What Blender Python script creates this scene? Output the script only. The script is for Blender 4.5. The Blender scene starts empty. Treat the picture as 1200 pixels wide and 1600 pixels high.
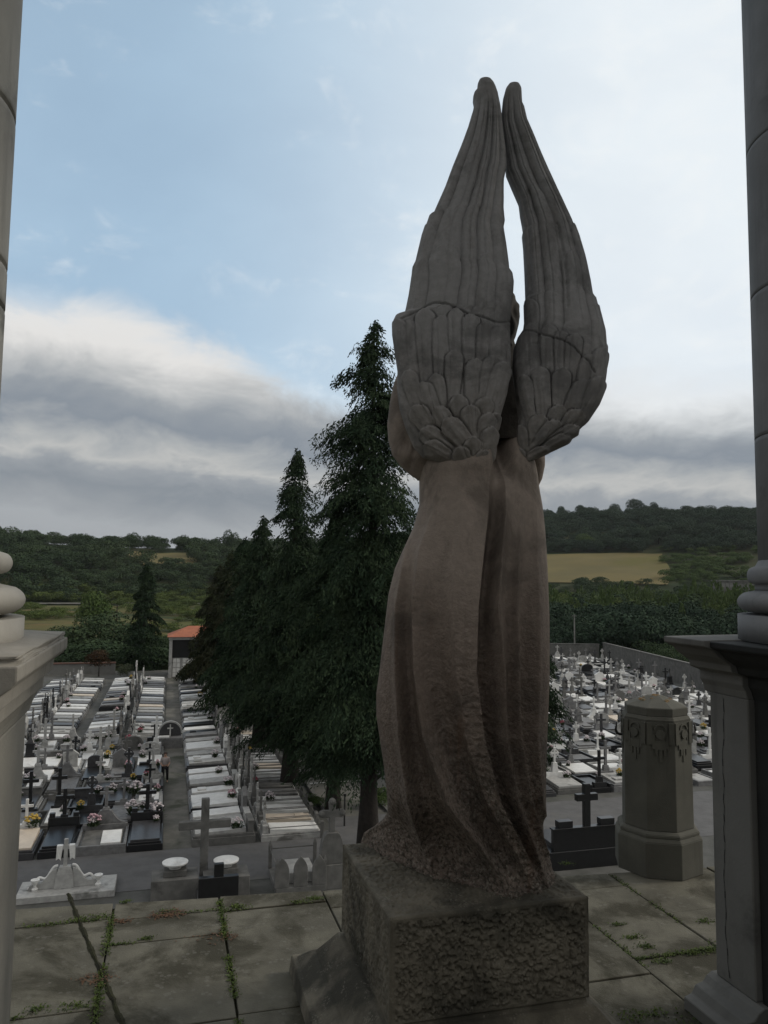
import bpy, bmesh, math, random
import numpy as np
from mathutils import Vector, Matrix
R = math.radians
random.seed(7)
sc = bpy.context.scene
C = sc.collection
# ------------------------------------------------------------------ camera
F_PX = 1202.0
CAM = np.array([0.0, 0.0, 2.2])
P = math.atan(105 / F_PX)
ROLL = 0.0124
R0 = np.array([1., 0, 0]); U0 = np.array([0, -math.sin(P), math.cos(P)]); FW = np.array([0, math.cos(P), math.sin(P)])
RT = math.cos(ROLL) * R0 + math.sin(ROLL) * U0
UP = -math.sin(ROLL) * R0 + math.cos(ROLL) * U0
cam = bpy.data.cameras.new('camera'); camo = bpy.data.objects.new('camera', cam); C.objects.link(camo)
cam.sensor_fit = 'HORIZONTAL'; cam.sensor_width = 36; cam.lens = 36 * F_PX / 1200
cam.clip_start = 0.05; cam.clip_end = 5000
camo.matrix_world = Matrix(((RT[0], UP[0], -FW[0], CAM[0]), (RT[1], UP[1], -FW[1], CAM[1]), (RT[2], UP[2], -FW[2], CAM[2]), (0, 0, 0, 1)))
sc.camera = camo
# ------------------------------------------------------------------ light and exposure
SUN_AZ, SUN_EL = 80.0, 33.0          # degrees clockwise from straight ahead, above the horizon
sc.view_settings.view_transform = 'Standard'; sc.view_settings.look = 'None'
sc.view_settings.exposure = 0.22; sc.view_settings.gamma = 1.0; sc.view_settings.use_curve_mapping = False
sun = bpy.data.lights.new('sun', 'SUN'); sun.energy = 1.4; sun.angle = R(12); sun.color = (1.0, 0.93, 0.82)
suno = bpy.data.objects.new('sun', sun); C.objects.link(suno)
sd = Vector((math.sin(R(SUN_AZ)) * math.cos(R(SUN_EL)), math.cos(R(SUN_AZ)) * math.cos(R(SUN_EL)), math.sin(R(SUN_EL))))
suno.rotation_euler = (-sd).to_track_quat('-Z', 'Y').to_euler()

class NT:
    """small helper for node trees"""
    def __init__(s, nt): s.nt = nt; s.n = nt.nodes; s.l = nt.links
    def put(s, sock, v):
        if isinstance(v, bpy.types.NodeSocket): s.l.new(v, sock)
        elif v is not None: sock.default_value = v
    def m(s, op, a, b=None, c=None, clamp=False):
        n = s.n.new('ShaderNodeMath'); n.operation = op; n.use_clamp = clamp
        s.put(n.inputs[0], a); s.put(n.inputs[1], b)
        if c is not None: s.put(n.inputs[2], c)
        return n.outputs[0]
    def mr(s, v, a, b, c=0., d=1., smooth=True):
        n = s.n.new('ShaderNodeMapRange'); n.interpolation_type = 'SMOOTHSTEP' if smooth else 'LINEAR'
        s.put(n.inputs[0], v); s.put(n.inputs[1], a); s.put(n.inputs[2], b); s.put(n.inputs[3], c); s.put(n.inputs[4], d)
        return n.outputs[0]
    def xyz(s, x, y, z):
        n = s.n.new('ShaderNodeCombineXYZ'); s.put(n.inputs[0], x); s.put(n.inputs[1], y); s.put(n.inputs[2], z); return n.outputs[0]
    def noise(s, vec, scale, detail=4, rough=.55, dist=0.):
        n = s.n.new('ShaderNodeTexNoise'); s.put(n.inputs['Vector'], vec); n.inputs['Scale'].default_value = scale
        n.inputs['Detail'].default_value = detail; n.inputs['Roughness'].default_value = rough; n.inputs['Distortion'].default_value = dist
        return n.outputs[0]
    def mix(s, f, a, b):
        n = s.n.new('ShaderNodeMix'); n.data_type = 'RGBA'
        s.put(n.inputs[0], f)
        s.put(n.inputs[6], a if isinstance(a, bpy.types.NodeSocket) else (*a, 1)); s.put(n.inputs[7], b if isinstance(b, bpy.types.NodeSocket) else (*b, 1))
        return n.outputs[2]
    def ramp(s, v, stops):
        n = s.n.new('ShaderNodeValToRGB'); s.put(n.inputs[0], v); e = n.color_ramp.elements
        while len(e) > 1: e.remove(e[-1])
        e[0].position = stops[0][0]; e[0].color = (*stops[0][1], 1)
        for p, c in stops[1:]:
            q = e.new(p); q.color = (*c, 1)
        return n.outputs[0]

def lin(r, g, b):
    f = lambda c: (c / 255 / 12.92) if c / 255 <= .04045 else ((c / 255 + .055) / 1.055) ** 2.4
    return (f(r), f(g), f(b))

world = bpy.data.worlds.new('World'); sc.world = world; world.use_nodes = True
w = NT(world.node_tree); w.n.clear()
out = w.n.new('ShaderNodeOutputWorld')
tc = w.n.new('ShaderNodeTexCoord'); sp = w.n.new('ShaderNodeSeparateXYZ'); w.l.new(tc.outputs['Generated'], sp.inputs[0])
X, Y, Z = sp.outputs
el = w.m('MULTIPLY', w.m('ARCSINE', Z), 57.296)
az = w.m('MULTIPLY', w.m('ARCTAN2', X, Y), 57.296)
zc = w.m('MAXIMUM', w.m('ADD', Z, .14), .05)
plane = w.xyz(w.m('DIVIDE', X, zc), w.m('DIVIDE', Y, zc), 0.)
n_big = w.noise(plane, .75, 7, .55, .3)
n_str = w.noise(w.xyz(w.m('MULTIPLY', az, .06), w.m('MULTIPLY', el, .16), 3.1), 1.0, 8, .58, .8)
n_fine = w.noise(w.xyz(w.m('MULTIPLY', az, .11), w.m('MULTIPLY', el, .20), 7.7), 1.5, 9, .62, .5)
skyt = w.n.new('ShaderNodeTexSky'); skyt.sky_type = 'NISHITA'; skyt.sun_disc = False
skyt.sun_elevation = R(SUN_EL); skyt.sun_rotation = R(SUN_AZ); skyt.air_density = 1.0; skyt.dust_density = 1.5; skyt.ozone_density = 1.5
nish = w.n.new('ShaderNodeVectorMath'); nish.operation = 'SCALE'; w.l.new(skyt.outputs[0], nish.inputs[0]); nish.inputs[3].default_value = 1.0
# thin bright veil of cirrus, thicker to the right; values are divided by the background strength below
ST = 0.10
def s_(c): return tuple(v / ST for v in c)
veil = w.m('ADD', w.mr(az, -24., 24., .72, .98), w.m('MULTIPLY', w.m('SUBTRACT', n_big, .5), .9), clamp=True)
veil = w.m('MAXIMUM', veil, w.mr(el, 34., 12., 0., .80))
back = w.mr(w.m('ABSOLUTE', az), 38., 70.)
veil = w.m('MAXIMUM', veil, w.m('MULTIPLY', w.m('MAXIMUM', back, w.mr(el, 42., 60.)), .92))
col_veil = w.mix(w.mr(az, -20., 22.), s_(lin(170, 196, 216)), s_(lin(219, 226, 231)))
col_veil = w.mix(w.m('MAXIMUM', back, w.mr(el, 42., 60.)), col_veil, s_(lin(205, 203, 200)))
base = w.mix(veil, nish.outputs[0], col_veil)
puff = w.mr(w.m('ADD', w.m('MULTIPLY', w.m('ADD', n_fine, w.m('MULTIPLY', n_big, .6)), 1.0), w.mr(az, -10., 26., 0., .12)), .84, 1.12, 0., .45)
base = w.mix(puff, base, s_(lin(228, 231, 232)))
# stratus bank low in the sky
fc = w.n.new('ShaderNodeFloatCurve'); w.l.new(w.mr(az, -45., 45., 0., 1., False), fc.inputs[1])
cv = fc.mapping.curves[0]; pts = [(-45, 19), (-27, 19.6), (-20, 19.2), (-13, 17.3), (-6, 14.5), (0, 13.0), (10, 14.0), (16, 14.4), (22, 13.6), (30, 13), (45, 12)]
cv.points[0].location = (0, pts[0][1] / 30); cv.points[1].location = (1, pts[-1][1] / 30)
for a_, e_ in pts[1:-1]: cv.points.new((a_ + 45) / 90, e_ / 30)
fc.mapping.update()
edge = w.m('MULTIPLY', fc.outputs[0], 30.)
eln = w.m('ADD', el, w.m('MULTIPLY', w.m('SUBTRACT', n_fine, .5), 5.5))
bank = w.mr(w.m('SUBTRACT', edge, eln), w.mr(az, -5., 12., -.6, -2.2), w.mr(az, -5., 12., 2.6, 4.6))
q = w.m('DIVIDE', w.m('ADD', el, w.m('ADD', w.m('MULTIPLY', w.m('ADD', w.m('SUBTRACT', n_str, .5), w.m('MULTIPLY', w.m('SUBTRACT', n_fine, .5), .9)), 4.6), w.m('ADD', w.m('MULTIPLY', w.m('ABSOLUTE', az), -.0), w.m('MULTIPLY', az, .06)))), 20.)
bcol = w.ramp(q, [(0, lin(150, 154, 158)), (.13, lin(156, 160, 164)), (.20, lin(142, 147, 152)), (.27, lin(128, 135, 142)), (.33, lin(144, 149, 154)), (.375, lin(176, 177, 176)), (.42, lin(156, 160, 163)),
                 (.48, lin(128, 136, 145)), (.55, lin(142, 148, 154)), (.63, lin(176, 178, 179)), (.72, lin(213, 212, 210)), (.85, lin(214, 215, 215)), (1., lin(198, 206, 214))])
bsc = w.n.new('ShaderNodeVectorMath'); bsc.operation = 'SCALE'; w.l.new(bcol, bsc.inputs[0]); bsc.inputs[3].default_value = 1 / ST
base = w.mix(bank, base, bsc.outputs[0])
bg = w.n.new('ShaderNodeBackground'); bg.inputs[1].default_value = ST
w.l.new(base, bg.inputs[0]); w.l.new(bg.outputs[0], out.inputs[0])

# ------------------------------------------------------------------ geometry helpers
def ray(px, py):
    d = (px - 600) * RT + (800 - py) * UP + F_PX * FW
    return d
def on_z(px, py, z):
    d = ray(px, py); t = (z - CAM[2]) / d[2]; return CAM + d * t
def on_y(px, py, y):
    d = ray(px, py); return CAM + d * (y / d[1])
def proj(v):
    d = v - CAM; f = d @ FW
    return 600 + F_PX * (d @ RT) / f, 800 - F_PX * (d @ UP) / f
ANG = math.atan(333 / F_PX)
UA = np.array([math.cos(ANG), math.sin(ANG), 0]); VA = np.array([-math.sin(ANG), math.cos(ANG), 0])
def uv(u, v, z=0.): return UA * u + VA * v + np.array([0, 0, z])
def to_uv(p): return float(p @ UA), float(p @ VA)
GZ = -9.8

def hashn(ix, iy, iz, seed):
    h = (ix * 374761393 + iy * 668265263 + iz * 2147483647 + seed * 1274126177) & 0xFFFFFFFF
    h = ((h ^ (h >> 13)) * 1274126177) & 0xFFFFFFFF
    return ((h ^ (h >> 16)) & 0xFFFF) / 65535.0
def vnoise(x, y, z=None, seed=0):
    x = np.asarray(x, float); y = np.asarray(y, float); z = np.zeros_like(x) if z is None else np.asarray(z, float)
    xi = np.floor(x).astype(np.int64); yi = np.floor(y).astype(np.int64); zi = np.floor(z).astype(np.int64)
    fx, fy, fz = x - xi, y - yi, z - zi
    fx, fy, fz = [f * f * (3 - 2 * f) for f in (fx, fy, fz)]
    r = 0
    for a in (0, 1):
        for b in (0, 1):
            for c in (0, 1):
                wgt = (fx if a else 1 - fx) * (fy if b else 1 - fy) * (fz if c else 1 - fz)
                r = r + wgt * hashn(xi + a, yi + b, zi + c, seed)
    return r
def fbm(x, y, z=None, seed=0, o=4):
    r = 0; am = .5; s = 1.
    for k in range(o):
        r = r + am * (vnoise(x * s, y * s, None if z is None else z * s, seed + k) - .5); am *= .5; s *= 2.07
    return r

def add_obj(name, me, parent=None, mat=None, smooth=False, loc=None, rz=0):
    o = bpy.data.objects.new(name, me); C.objects.link(o)
    if mat is not None and me is not None and not me.materials: me.materials.append(mat)
    if parent is not None: o.parent = parent
    if loc is not None: o.location = [float(c) for c in loc]
    if rz: o.rotation_euler[2] = rz
    if smooth: me.polygons.foreach_set('use_smooth', [True] * len(me.polygons))
    return o
def empty(name, loc=(0, 0, 0), rz=0):
    o = bpy.data.objects.new(name, None); C.objects.link(o); o.location = [float(c) for c in loc]; o.rotation_euler = (0, 0, rz); o.empty_display_size = .2
    return o
LABELS = set()
def tag(o, label=None, cat=None, group=None, kind=None):
    if label:
        o['label'] = label
        if label in LABELS: print('DUPLICATE LABEL', label)
        LABELS.add(label)
    if cat: o['category'] = cat
    if group: o['group'] = group
    if kind: o['kind'] = kind
    return o

def np_mesh(name, V, Fq):
    """quads (or tris) from arrays"""
    V = np.asarray(V, np.float32); Fq = np.asarray(Fq, np.int32); k = Fq.shape[1]
    me = bpy.data.meshes.new(name)
    me.vertices.add(len(V)); me.vertices.foreach_set('co', V.ravel())
    me.loops.add(Fq.size); me.loops.foreach_set('vertex_index', Fq.ravel())
    me.polygons.add(len(Fq)); me.polygons.foreach_set('loop_start', np.arange(0, Fq.size, k, dtype=np.int32))
    me.polygons.foreach_set('loop_total', np.full(len(Fq), k, np.int32))
    me.update(calc_edges=True)
    return me

class MB:
    def __init__(s): s.v = []; s.f = []
    def add(s, V, Fs):
        b = len(s.v); s.v += [tuple(float(c) for c in p) for p in V]; s.f += [tuple(b + i for i in f) for f in Fs]; return s
    def box(s, x0, x1, y0, y1, z0, z1, tx=0., ty=0., ob=None):
        """box; the top may be narrower by tx, ty on each side"""
        V = [(x0, y0, z0), (x1, y0, z0), (x1, y1, z0), (x0, y1, z0), (x0 + tx, y0 + ty, z1), (x1 - tx, y0 + ty, z1), (x1 - tx, y1 - ty, z1), (x0 + tx, y1 - ty, z1)]
        return s.add(V, [(3, 2, 1, 0), (4, 5, 6, 7), (0, 1, 5, 4), (1, 2, 6, 5), (2, 3, 7, 6), (3, 0, 4, 7)])
    def wedge(s, x0, x1, y0, y1, z0, za, zb):
        """slab whose top slopes from za at y0 to zb at y1"""
        V = [(x0, y0, z0), (x1, y0, z0), (x1, y1, z0), (x0, y1, z0), (x0, y0, za), (x1, y0, za), (x1, y1, zb), (x0, y1, zb)]
        return s.add(V, [(3, 2, 1, 0), (4, 5, 6, 7), (0, 1, 5, 4), (1, 2, 6, 5), (2, 3, 7, 6), (3, 0, 4, 7)])
    def prism(s, poly, z0, z1, sc1=1.):
        n = len(poly); cx = sum(p[0] for p in poly) / n; cy = sum(p[1] for p in poly) / n
        V = [(x, y, z0) for x, y in poly] + [(cx + (x - cx) * sc1, cy + (y - cy) * sc1, z1) for x, y in poly]
        return s.add(V, [tuple(range(n - 1, -1, -1)), tuple(range(n, 2 * n))] + [(i, (i + 1) % n, n + (i + 1) % n, n + i) for i in range(n)])
    def extr_y(s, poly, y0, y1):
        """outline in x,z pulled from y0 to y1"""
        n = len(poly)
        V = [(x, y0, z) for x, z in poly] + [(x, y1, z) for x, z in poly]
        return s.add(V, [tuple(range(n)), tuple(range(2 * n - 1, n - 1, -1))] + [(i, n + i, n + (i + 1) % n, (i + 1) % n) for i in range(n)])
    def lathe(s, prof, n=24, cx=0., cy=0.):
        V = []
        for r, z in prof:
            for k in range(n): V.append((cx + r * math.cos(2 * math.pi * k / n), cy + r * math.sin(2 * math.pi * k / n), z))
        Fs = [(i * n + k, i * n + (k + 1) % n, (i + 1) * n + (k + 1) % n, (i + 1) * n + k) for i in range(len(prof) - 1) for k in range(n)]
        Fs += [tuple(range(n - 1, -1, -1)), tuple((len(prof) - 1) * n + k for k in range(n))]
        return s.add(V, Fs)
    def tube(s, pts, rad, n=8):
        pts = [Vector(p) for p in pts]; rads = rad if isinstance(rad, (list, tuple)) else [rad] * len(pts)
        V = []
        for i, p in enumerate(pts):
            t = (pts[min(i + 1, len(pts) - 1)] - pts[max(i - 1, 0)]).normalized()
            a = t.cross(Vector((0, 0, 1)) if abs(t.z) < .9 else Vector((1, 0, 0))).normalized(); b = t.cross(a)
            for k in range(n):
                th = 2 * math.pi * k / n; V.append(p + (a * math.cos(th) + b * math.sin(th)) * rads[i])
        Fs = [(i * n + k, i * n + (k + 1) % n, (i + 1) * n + (k + 1) % n, (i + 1) * n + k) for i in range(len(pts) - 1) for k in range(n)]
        Fs += [tuple(range(n)), tuple((len(pts) - 1) * n + n - 1 - k for k in range(n))]
        return s.add(V, Fs)
    def mesh(s, name, bevel=0., seg=1):
        me = bpy.data.meshes.new(name); me.from_pydata(s.v, [], s.f); me.update()
        bm = bmesh.new(); bm.from_mesh(me)
        bmesh.ops.recalc_face_normals(bm, faces=bm.faces)
        if bevel > 0:
            es = [e for e in bm.edges if len(e.link_faces) == 2 and e.calc_face_angle(0) > .5]
            bmesh.ops.bevel(bm, geom=es, offset=bevel, segments=seg, affect='EDGES', profile=.6)
        bm.to_mesh(me); bm.free()
        return me
    def build(s, name, mat, parent=None, bevel=0., smooth=False, loc=None, rz=0, seg=1):
        return add_obj(name, s.mesh(name, bevel, seg), parent, mat, smooth, loc, rz)

# ------------------------------------------------------------------ materials
def material(name, c1, c2=None, scale=3., rough=.85, bump=0., bscale=40., c3=None, s3=.6, t3=(.55, .7), spec=.3, metal=0., obj=False, streak=False, grit=None, trans=0.):
    m = bpy.data.materials.new(name); m.use_nodes = True; t = NT(m.node_tree)
    b = t.n['Principled BSDF']; b.inputs['Roughness'].default_value = rough; b.inputs['Specular IOR Level'].default_value = spec; b.inputs['Metallic'].default_value = metal
    if obj:
        tcn = t.n.new('ShaderNodeTexCoord'); pos = tcn.outputs['Object']
    else:
        g = t.n.new('ShaderNodeNewGeometry'); pos = g.outputs['Position']
    col = c1
    if c2 is not None: col = t.mix(t.mr(t.noise(pos, scale, 6, .62), .32, .68), c1, c2)
    if c3 is not None: col = t.mix(t.mr(t.noise(pos, s3, 7, .65, .4), t3[0], t3[1]), col, c3)
    if streak:
        sx = t.n.new('ShaderNodeSeparateXYZ'); t.l.new(pos, sx.inputs[0])
        st = t.noise(t.xyz(t.m('MULTIPLY', sx.outputs[0], 9.), t.m('MULTIPLY', sx.outputs[1], 9.), t.m('MULTIPLY', sx.outputs[2], .8)), 1.0, 5, .6)
        dark = tuple(v * .55 for v in c1)
        col = t.mix(t.mr(st, .52, .78, 0., .8), col, dark)
    if grit is not None:
        gv = t.n.new('ShaderNodeTexVoronoi'); t.l.new(pos, gv.inputs['Vector']); gv.inputs['Scale'].default_value = grit[0]
        sel = t.mr(t.noise(gv.outputs['Position'], 11.3, 2), .52, .66)
        msk = t.m('MULTIPLY', t.mr(gv.outputs['Distance'], .5, .3), sel)
        col = t.mix(t.m('MULTIPLY', msk, grit[2]), col, grit[1])
    if isinstance(col, bpy.types.NodeSocket): t.l.new(col, b.inputs['Base Color'])
    else: b.inputs['Base Color'].default_value = (*col, 1)
    if bump > 0:
        bn = t.n.new('ShaderNodeBump'); bn.inputs['Strength'].default_value = 1.0; bn.inputs['Distance'].default_value = bump
        t.l.new(t.noise(pos, bscale, 5, .65), bn.inputs['Height']); t.l.new(bn.outputs[0], b.inputs['Normal'])
    return m
M = {}
M['white_marble'] = material('white_marble', (.72, .72, .70), (.60, .60, .58), 2.5, .45, c3=(.40, .40, .38), s3=.5, spec=.4)
M['cream_marble'] = material('cream_marble', (.60, .52, .42), (.50, .43, .35), 2.5, .5, spec=.4)
M['grey_granite'] = material('grey_granite', (.19, .19, .19), (.13, .13, .13), 5., .6, c3=(.08, .08, .075), s3=.9)
M['pale_granite'] = material('pale_granite', (.40, .40, .385), (.30, .30, .29), 4., .65, c3=(.13, .13, .12), s3=.8)
M['dark_granite'] = material('dark_granite', (.055, .055, .058), (.035, .035, .037), 7., .35, spec=.5)
M['black_granite'] = material('black_granite', (.014, .015, .016), (.01, .01, .011), 6., .3, spec=.5)
M['concrete'] = material('concrete', (.15, .148, .14), (.10, .10, .095), 2.2, .9, .004, 30, c3=(.06, .06, .055), s3=.5)
M['flower_white'] = material('flower_white', (.62, .60, .60), (.5, .42, .45), 30., .8)
M['flower_red'] = material('flower_red', (.26, .03, .05), (.40, .14, .18), 30., .8)
M['flower_yellow'] = material('flower_yellow', (.45, .28, .05), (.5, .38, .10), 30., .8)
M['flower_pink'] = material('flower_pink', (.48, .25, .30), (.5, .4, .42), 30., .8)
M['bouquet_leaf'] = material('bouquet_leaf', (.03, .05, .022), (.05, .075, .03), 20., .8)
M['iron'] = material('iron', (.02, .02, .02), rough=.5, spec=.4)
M['asphalt'] = material('asphalt', (.115, .115, .116), (.088, .088, .089), 1.4, .9, .004, 60, c3=(.115, .113, .108), s3=.35)
M['path_concrete'] = material('path_concrete', (.15, .145, .13), (.085, .085, .075), .9, .95, .004, 25, c3=(.05, .055, .038), s3=.35, t3=(.5, .65))
M['cemetery_ground'] = material('cemetery_ground', (.095, .095, .09), (.062, .064, .058), 1.1, .95, .006, 20, c3=(.042, .05, .03), s3=.3)
M['earth'] = material('earth', (.030, .038, .016), (.045, .045, .022), .05, 1., .03, 2., c3=(.022, .034, .014), s3=.02, t3=(.45, .55), spec=.1)
M['terrace'] = material('terrace', (.135, .128, .100), (.082, .078, .061), 2.6, .93, .0040, 90, c3=(.042, .039, .026), s3=1.7, t3=(.44, .60), grit=(34., (.17, .165, .145), .35))
M['joint_soil'] = material('joint_soil', (.022, .021, .016), (.035, .036, .02), 12., 1., .01, 50, spec=.1)
M['weed'] = material('weed', (.075, .105, .022), (.045, .07, .018), 14., .7, spec=.2)
M['dry_leaf'] = material('dry_leaf', (.12, .065, .035), (.08, .05, .03), 20., .8)
M['limestone'] = material('limestone', (.33, .31, .265), (.26, .245, .215), 2.3, .85, .0018, 60, c3=(.13, .125, .11), s3=1.6, t3=(.56, .70), streak=True)
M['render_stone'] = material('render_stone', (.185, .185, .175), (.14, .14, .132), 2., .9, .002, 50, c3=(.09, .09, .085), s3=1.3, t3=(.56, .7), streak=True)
M['column_grey'] = material('column_grey', (.25, .255, .26), (.19, .195, .20), 2., .85, .002, 50, c3=(.12, .12, .12), s3=1.2, t3=(.55, .7), streak=True)
M['column_pale'] = material('column_pale', (.46, .44, .39), (.38, .36, .32), 2.3, .85, .0018, 60, c3=(.20, .195, .17), s3=1.6, t3=(.56, .70), streak=True)
M['shade_and_crack_stone'] = material('shade_and_crack_stone', (.020, .022, .022), (.032, .033, .032), 3., .8, .002, 50)  # near-black: shade put into the inner pier's colour; also used for the crack
M['pillar_stone'] = material('pillar_stone', (.105, .103, .086), (.080, .079, .067), 3., .9, .0018, 110, c3=(.07, .068, .055), s3=1.5, streak=True)
M['lichen'] = material('lichen', (.22, .11, .03), (.13, .12, .08), 30., .95)
M['unseen_wall_and_roof'] = material('unseen_wall_and_roof', (.16, .155, .14), (.12, .12, .11), 1.5, .9)
def leafmat(name, a, b, c, sc_=.35):
    return material(name, a, b, sc_, 1.0, c3=c, s3=2.5, t3=(.45, .7), spec=.04)
M['cypress'] = leafmat('cypress', (.024, .040, .024), (.040, .058, .031), (.013, .024, .016), .8)
M['cypress_dark'] = leafmat('cypress_dark', (.022, .038, .022), (.034, .052, .027), (.013, .023, .015), .7)
M['cypress_brown'] = leafmat('cypress_brown', (.036, .036, .020), (.026, .036, .019), (.018, .022, .013), .5)
M['bark'] = material('bark', (.035, .030, .026), (.022, .019, .017), 6., .95, .03, 14)
M['wood_a'] = leafmat('wood_a', (.038, .060, .032), (.056, .080, .040), (.019, .034, .021), .03)
M['wood_b'] = leafmat('wood_b', (.030, .050, .034), (.046, .068, .042), (.017, .031, .023), .03)
M['thicket'] = leafmat('thicket', (.085, .115, .036), (.050, .075, .028), (.115, .14, .046), .05)
M['bush_green'] = leafmat('bush_green', (.060, .095, .032), (.085, .12, .042), (.030, .050, .022), .15)
M['bush_brown'] = leafmat('bush_brown', (.060, .036, .022), (.040, .030, .018), (.03, .02, .014), 1.)
M['bush_pale'] = leafmat('bush_pale', (.085, .100, .065), (.055, .065, .04), (.04, .05, .03), 1.)
M['field'] = material('field', (.145, .120, .054), (.112, .098, .046), .03, 1., .02, 3., c3=(.11, .10, .035), s3=.012, t3=(.5, .62), spec=.1)
M['scrub'] = material('scrub', (.075, .085, .030), (.12, .090, .038), .06, 1., .05, 2., c3=(.035, .046, .018), s3=.03, t3=(.45, .58), spec=.1)
M['wall_concrete'] = material('wall_concrete', (.20, .20, .19), (.15, .15, .14), .6, .9, c3=(.08, .08, .07), s3=.25)
M['roof_tile'] = material('roof_tile', (.36, .13, .07), (.27, .10, .06), 1.5, .8)
M['brick'] = material('brick', (.15, .08, .06), (.11, .07, .055), 1.5, .9)
M['fabric_pale'] = material('fabric_pale', (.34, .30, .29), (.28, .25, .25), 6., .9)
M['fabric_dark'] = material('fabric_dark', (.012, .012, .014), rough=.9)
M['skin'] = material('skin', (.38, .24, .18), rough=.6)
M['hair'] = material('hair', (.05, .035, .03), rough=.7)
M['white_paint'] = material('white_paint', (.6, .6, .6), rough=.6)

# statue stone: grey above, warm and lichen-bitten below
def statue_material(name, upper, lower, z0, z1, rough_bump, dirt):
    m = bpy.data.materials.new(name); m.use_nodes = True; t = NT(m.node_tree); b = t.n['Principled BSDF']
    b.inputs['Roughness'].default_value = .88; b.inputs['Specular IOR Level'].default_value = .25
    g = t.n.new('ShaderNodeNewGeometry'); pos = g.outputs['Position']
    sx = t.n.new('ShaderNodeSeparateXYZ'); t.l.new(pos, sx.inputs[0]); z = sx.outputs[2]
    n1 = t.noise(pos, 3., 7, .62)
    zz = t.m('ADD', z, t.m('MULTIPLY', t.m('SUBTRACT', n1, .5), .5))
    col = t.mix(t.mr(zz, z0, z1), lower, upper)
    st = t.noise(t.xyz(t.m('MULTIPLY', sx.outputs[0], 14.), t.m('MULTIPLY', sx.outputs[1], 14.), t.m('MULTIPLY', z, 1.3)), 1., 6, .65)
    col = t.mix(t.mr(st, .48, .75, 0., .55), col, tuple(v * .5 for v in lower))
    col = t.mix(t.mr(t.noise(pos, 26., 6, .7), .35, .7, 0., .35), col, tuple(v * 1.55 for v in upper))
    soot = t.mr(t.noise(pos, 2.2, 6, .7, .6), .48, .64, 0., .75)
    col = t.mix(soot, col, tuple(v * .48 for v in upper))
    if dirt:
        low = t.mr(zz, 1.75, 1.0)
        gr = t.noise(pos, 75., 3, .6)
        col = t.mix(t.m('MULTIPLY', low, t.mr(gr, .5, .68, 0., .55)), col, (.36, .34, .29))
        col = t.mix(t.m('MULTIPLY', low, t.mr(t.noise(pos, 48., 4, .7), .46, .62, 0., .75)), col, (.035, .034, .026))
        rust = t.mr(t.noise(t.xyz(t.m('MULTIPLY', sx.outputs[0], 9.), 0., t.m('MULTIPLY', z, 1.2)), 1., 3), .56, .70, 0., .5)
        col = t.mix(t.m('MULTIPLY', rust, t.mr(zz, 2.2, 1.7)), col, (.19, .12, .085))
    t.l.new(col, b.inputs['Base Color'])
    h = t.m('MULTIPLY', t.noise(pos, 130., 4, .6), .35)
    h2 = t.m('MULTIPLY', t.mr(t.noise(pos, 62., 4, .65), .3, .7), t.mr(zz, z1 + .1, z0 - .1, .15, 1.0) if rough_bump else .12)
    bn = t.n.new('ShaderNodeBump'); bn.inputs['Strength'].default_value = 1.; bn.inputs['Distance'].default_value = .006
    t.l.new(t.m('ADD', h, h2), bn.inputs['Height']); t.l.new(bn.outputs[0], b.inputs['Normal'])
    return m
M['statue'] = statue_material('statue_stone', (.240, .202, .172), (.190, .150, .124), 1.5, 2.5, True, True)
M['wing'] = statue_material('wing_stone', (.235, .232, .230), (.230, .208, .185), 2.4, 3.6, False, False)
M['recess_shade'] = material('recess_shade_stone', (.060, .056, .050), (.035, .033, .030), 6., .95, .003, 60)  # near-black colour paints the deep shade in the gap between the wings
M['plinth'] = material('plinth_stone', (.165, .150, .118), (.095, .087, .068), 5., .95, .004, 90, c3=(.045, .043, .034), s3=1.6, t3=(.45, .62), grit=(80., (.26, .245, .205), .35))

# ------------------------------------------------------------------ terrain
def T(x, y):
    """height of the land"""
    x = np.asarray(x, float); y = np.asarray(y, float)
    d = np.hypot(x, y); a = np.degrees(np.arctan2(x, y))
    rp = np.interp(d, [0, 150, 330, 400, 500, 650, 760, 1000, 2500], [GZ, GZ, -9.0, 1.0, 17, 53, 58, 30, 0])
    lp = np.interp(d, [0, 110, 330, 348, 400, 470, 560, 800, 2500], [GZ, GZ, GZ, -9, 5.5, 18.5, 22, 5, 0])
    wgt = np.clip((a + 4) / 12, 0, 1); wgt = wgt * wgt * (3 - 2 * wgt)
    wgt = np.where(np.abs(a) > 60, np.where(a > 0, 1, 0), wgt)
    h = lp * (1 - wgt) + rp * wgt
    far = np.clip((d - 350) / 150, 0, 1)
    h = h + far * 9 * fbm(x / 90, y / 90, seed=3, o=3)
    return h
rad = np.concatenate([[2, 30, 80, 140], np.arange(160, 800, 12), [830, 900, 1000, 1300, 1800, 2600, 4000]])
na = 240; aa = np.linspace(0, 2 * math.pi, na, endpoint=False)
RR, AA = np.meshgrid(rad, aa, indexing='ij'); gx = RR * np.sin(AA); gy = RR * np.cos(AA)
gz = T(gx, gy)
V = np.stack([gx, gy, gz], -1).reshape(-1, 3); idx = np.arange(len(rad) * na).reshape(len(rad), na)
Fq = np.stack([idx[:-1], np.roll(idx, -1, 1)[:-1], np.roll(idx, -1, 1)[1:], idx[1:]], -1).reshape(-1, 4)
tag(add_obj('ground', np_mesh('ground', V, Fq), None, M['earth'], True), kind='structure')

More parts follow.
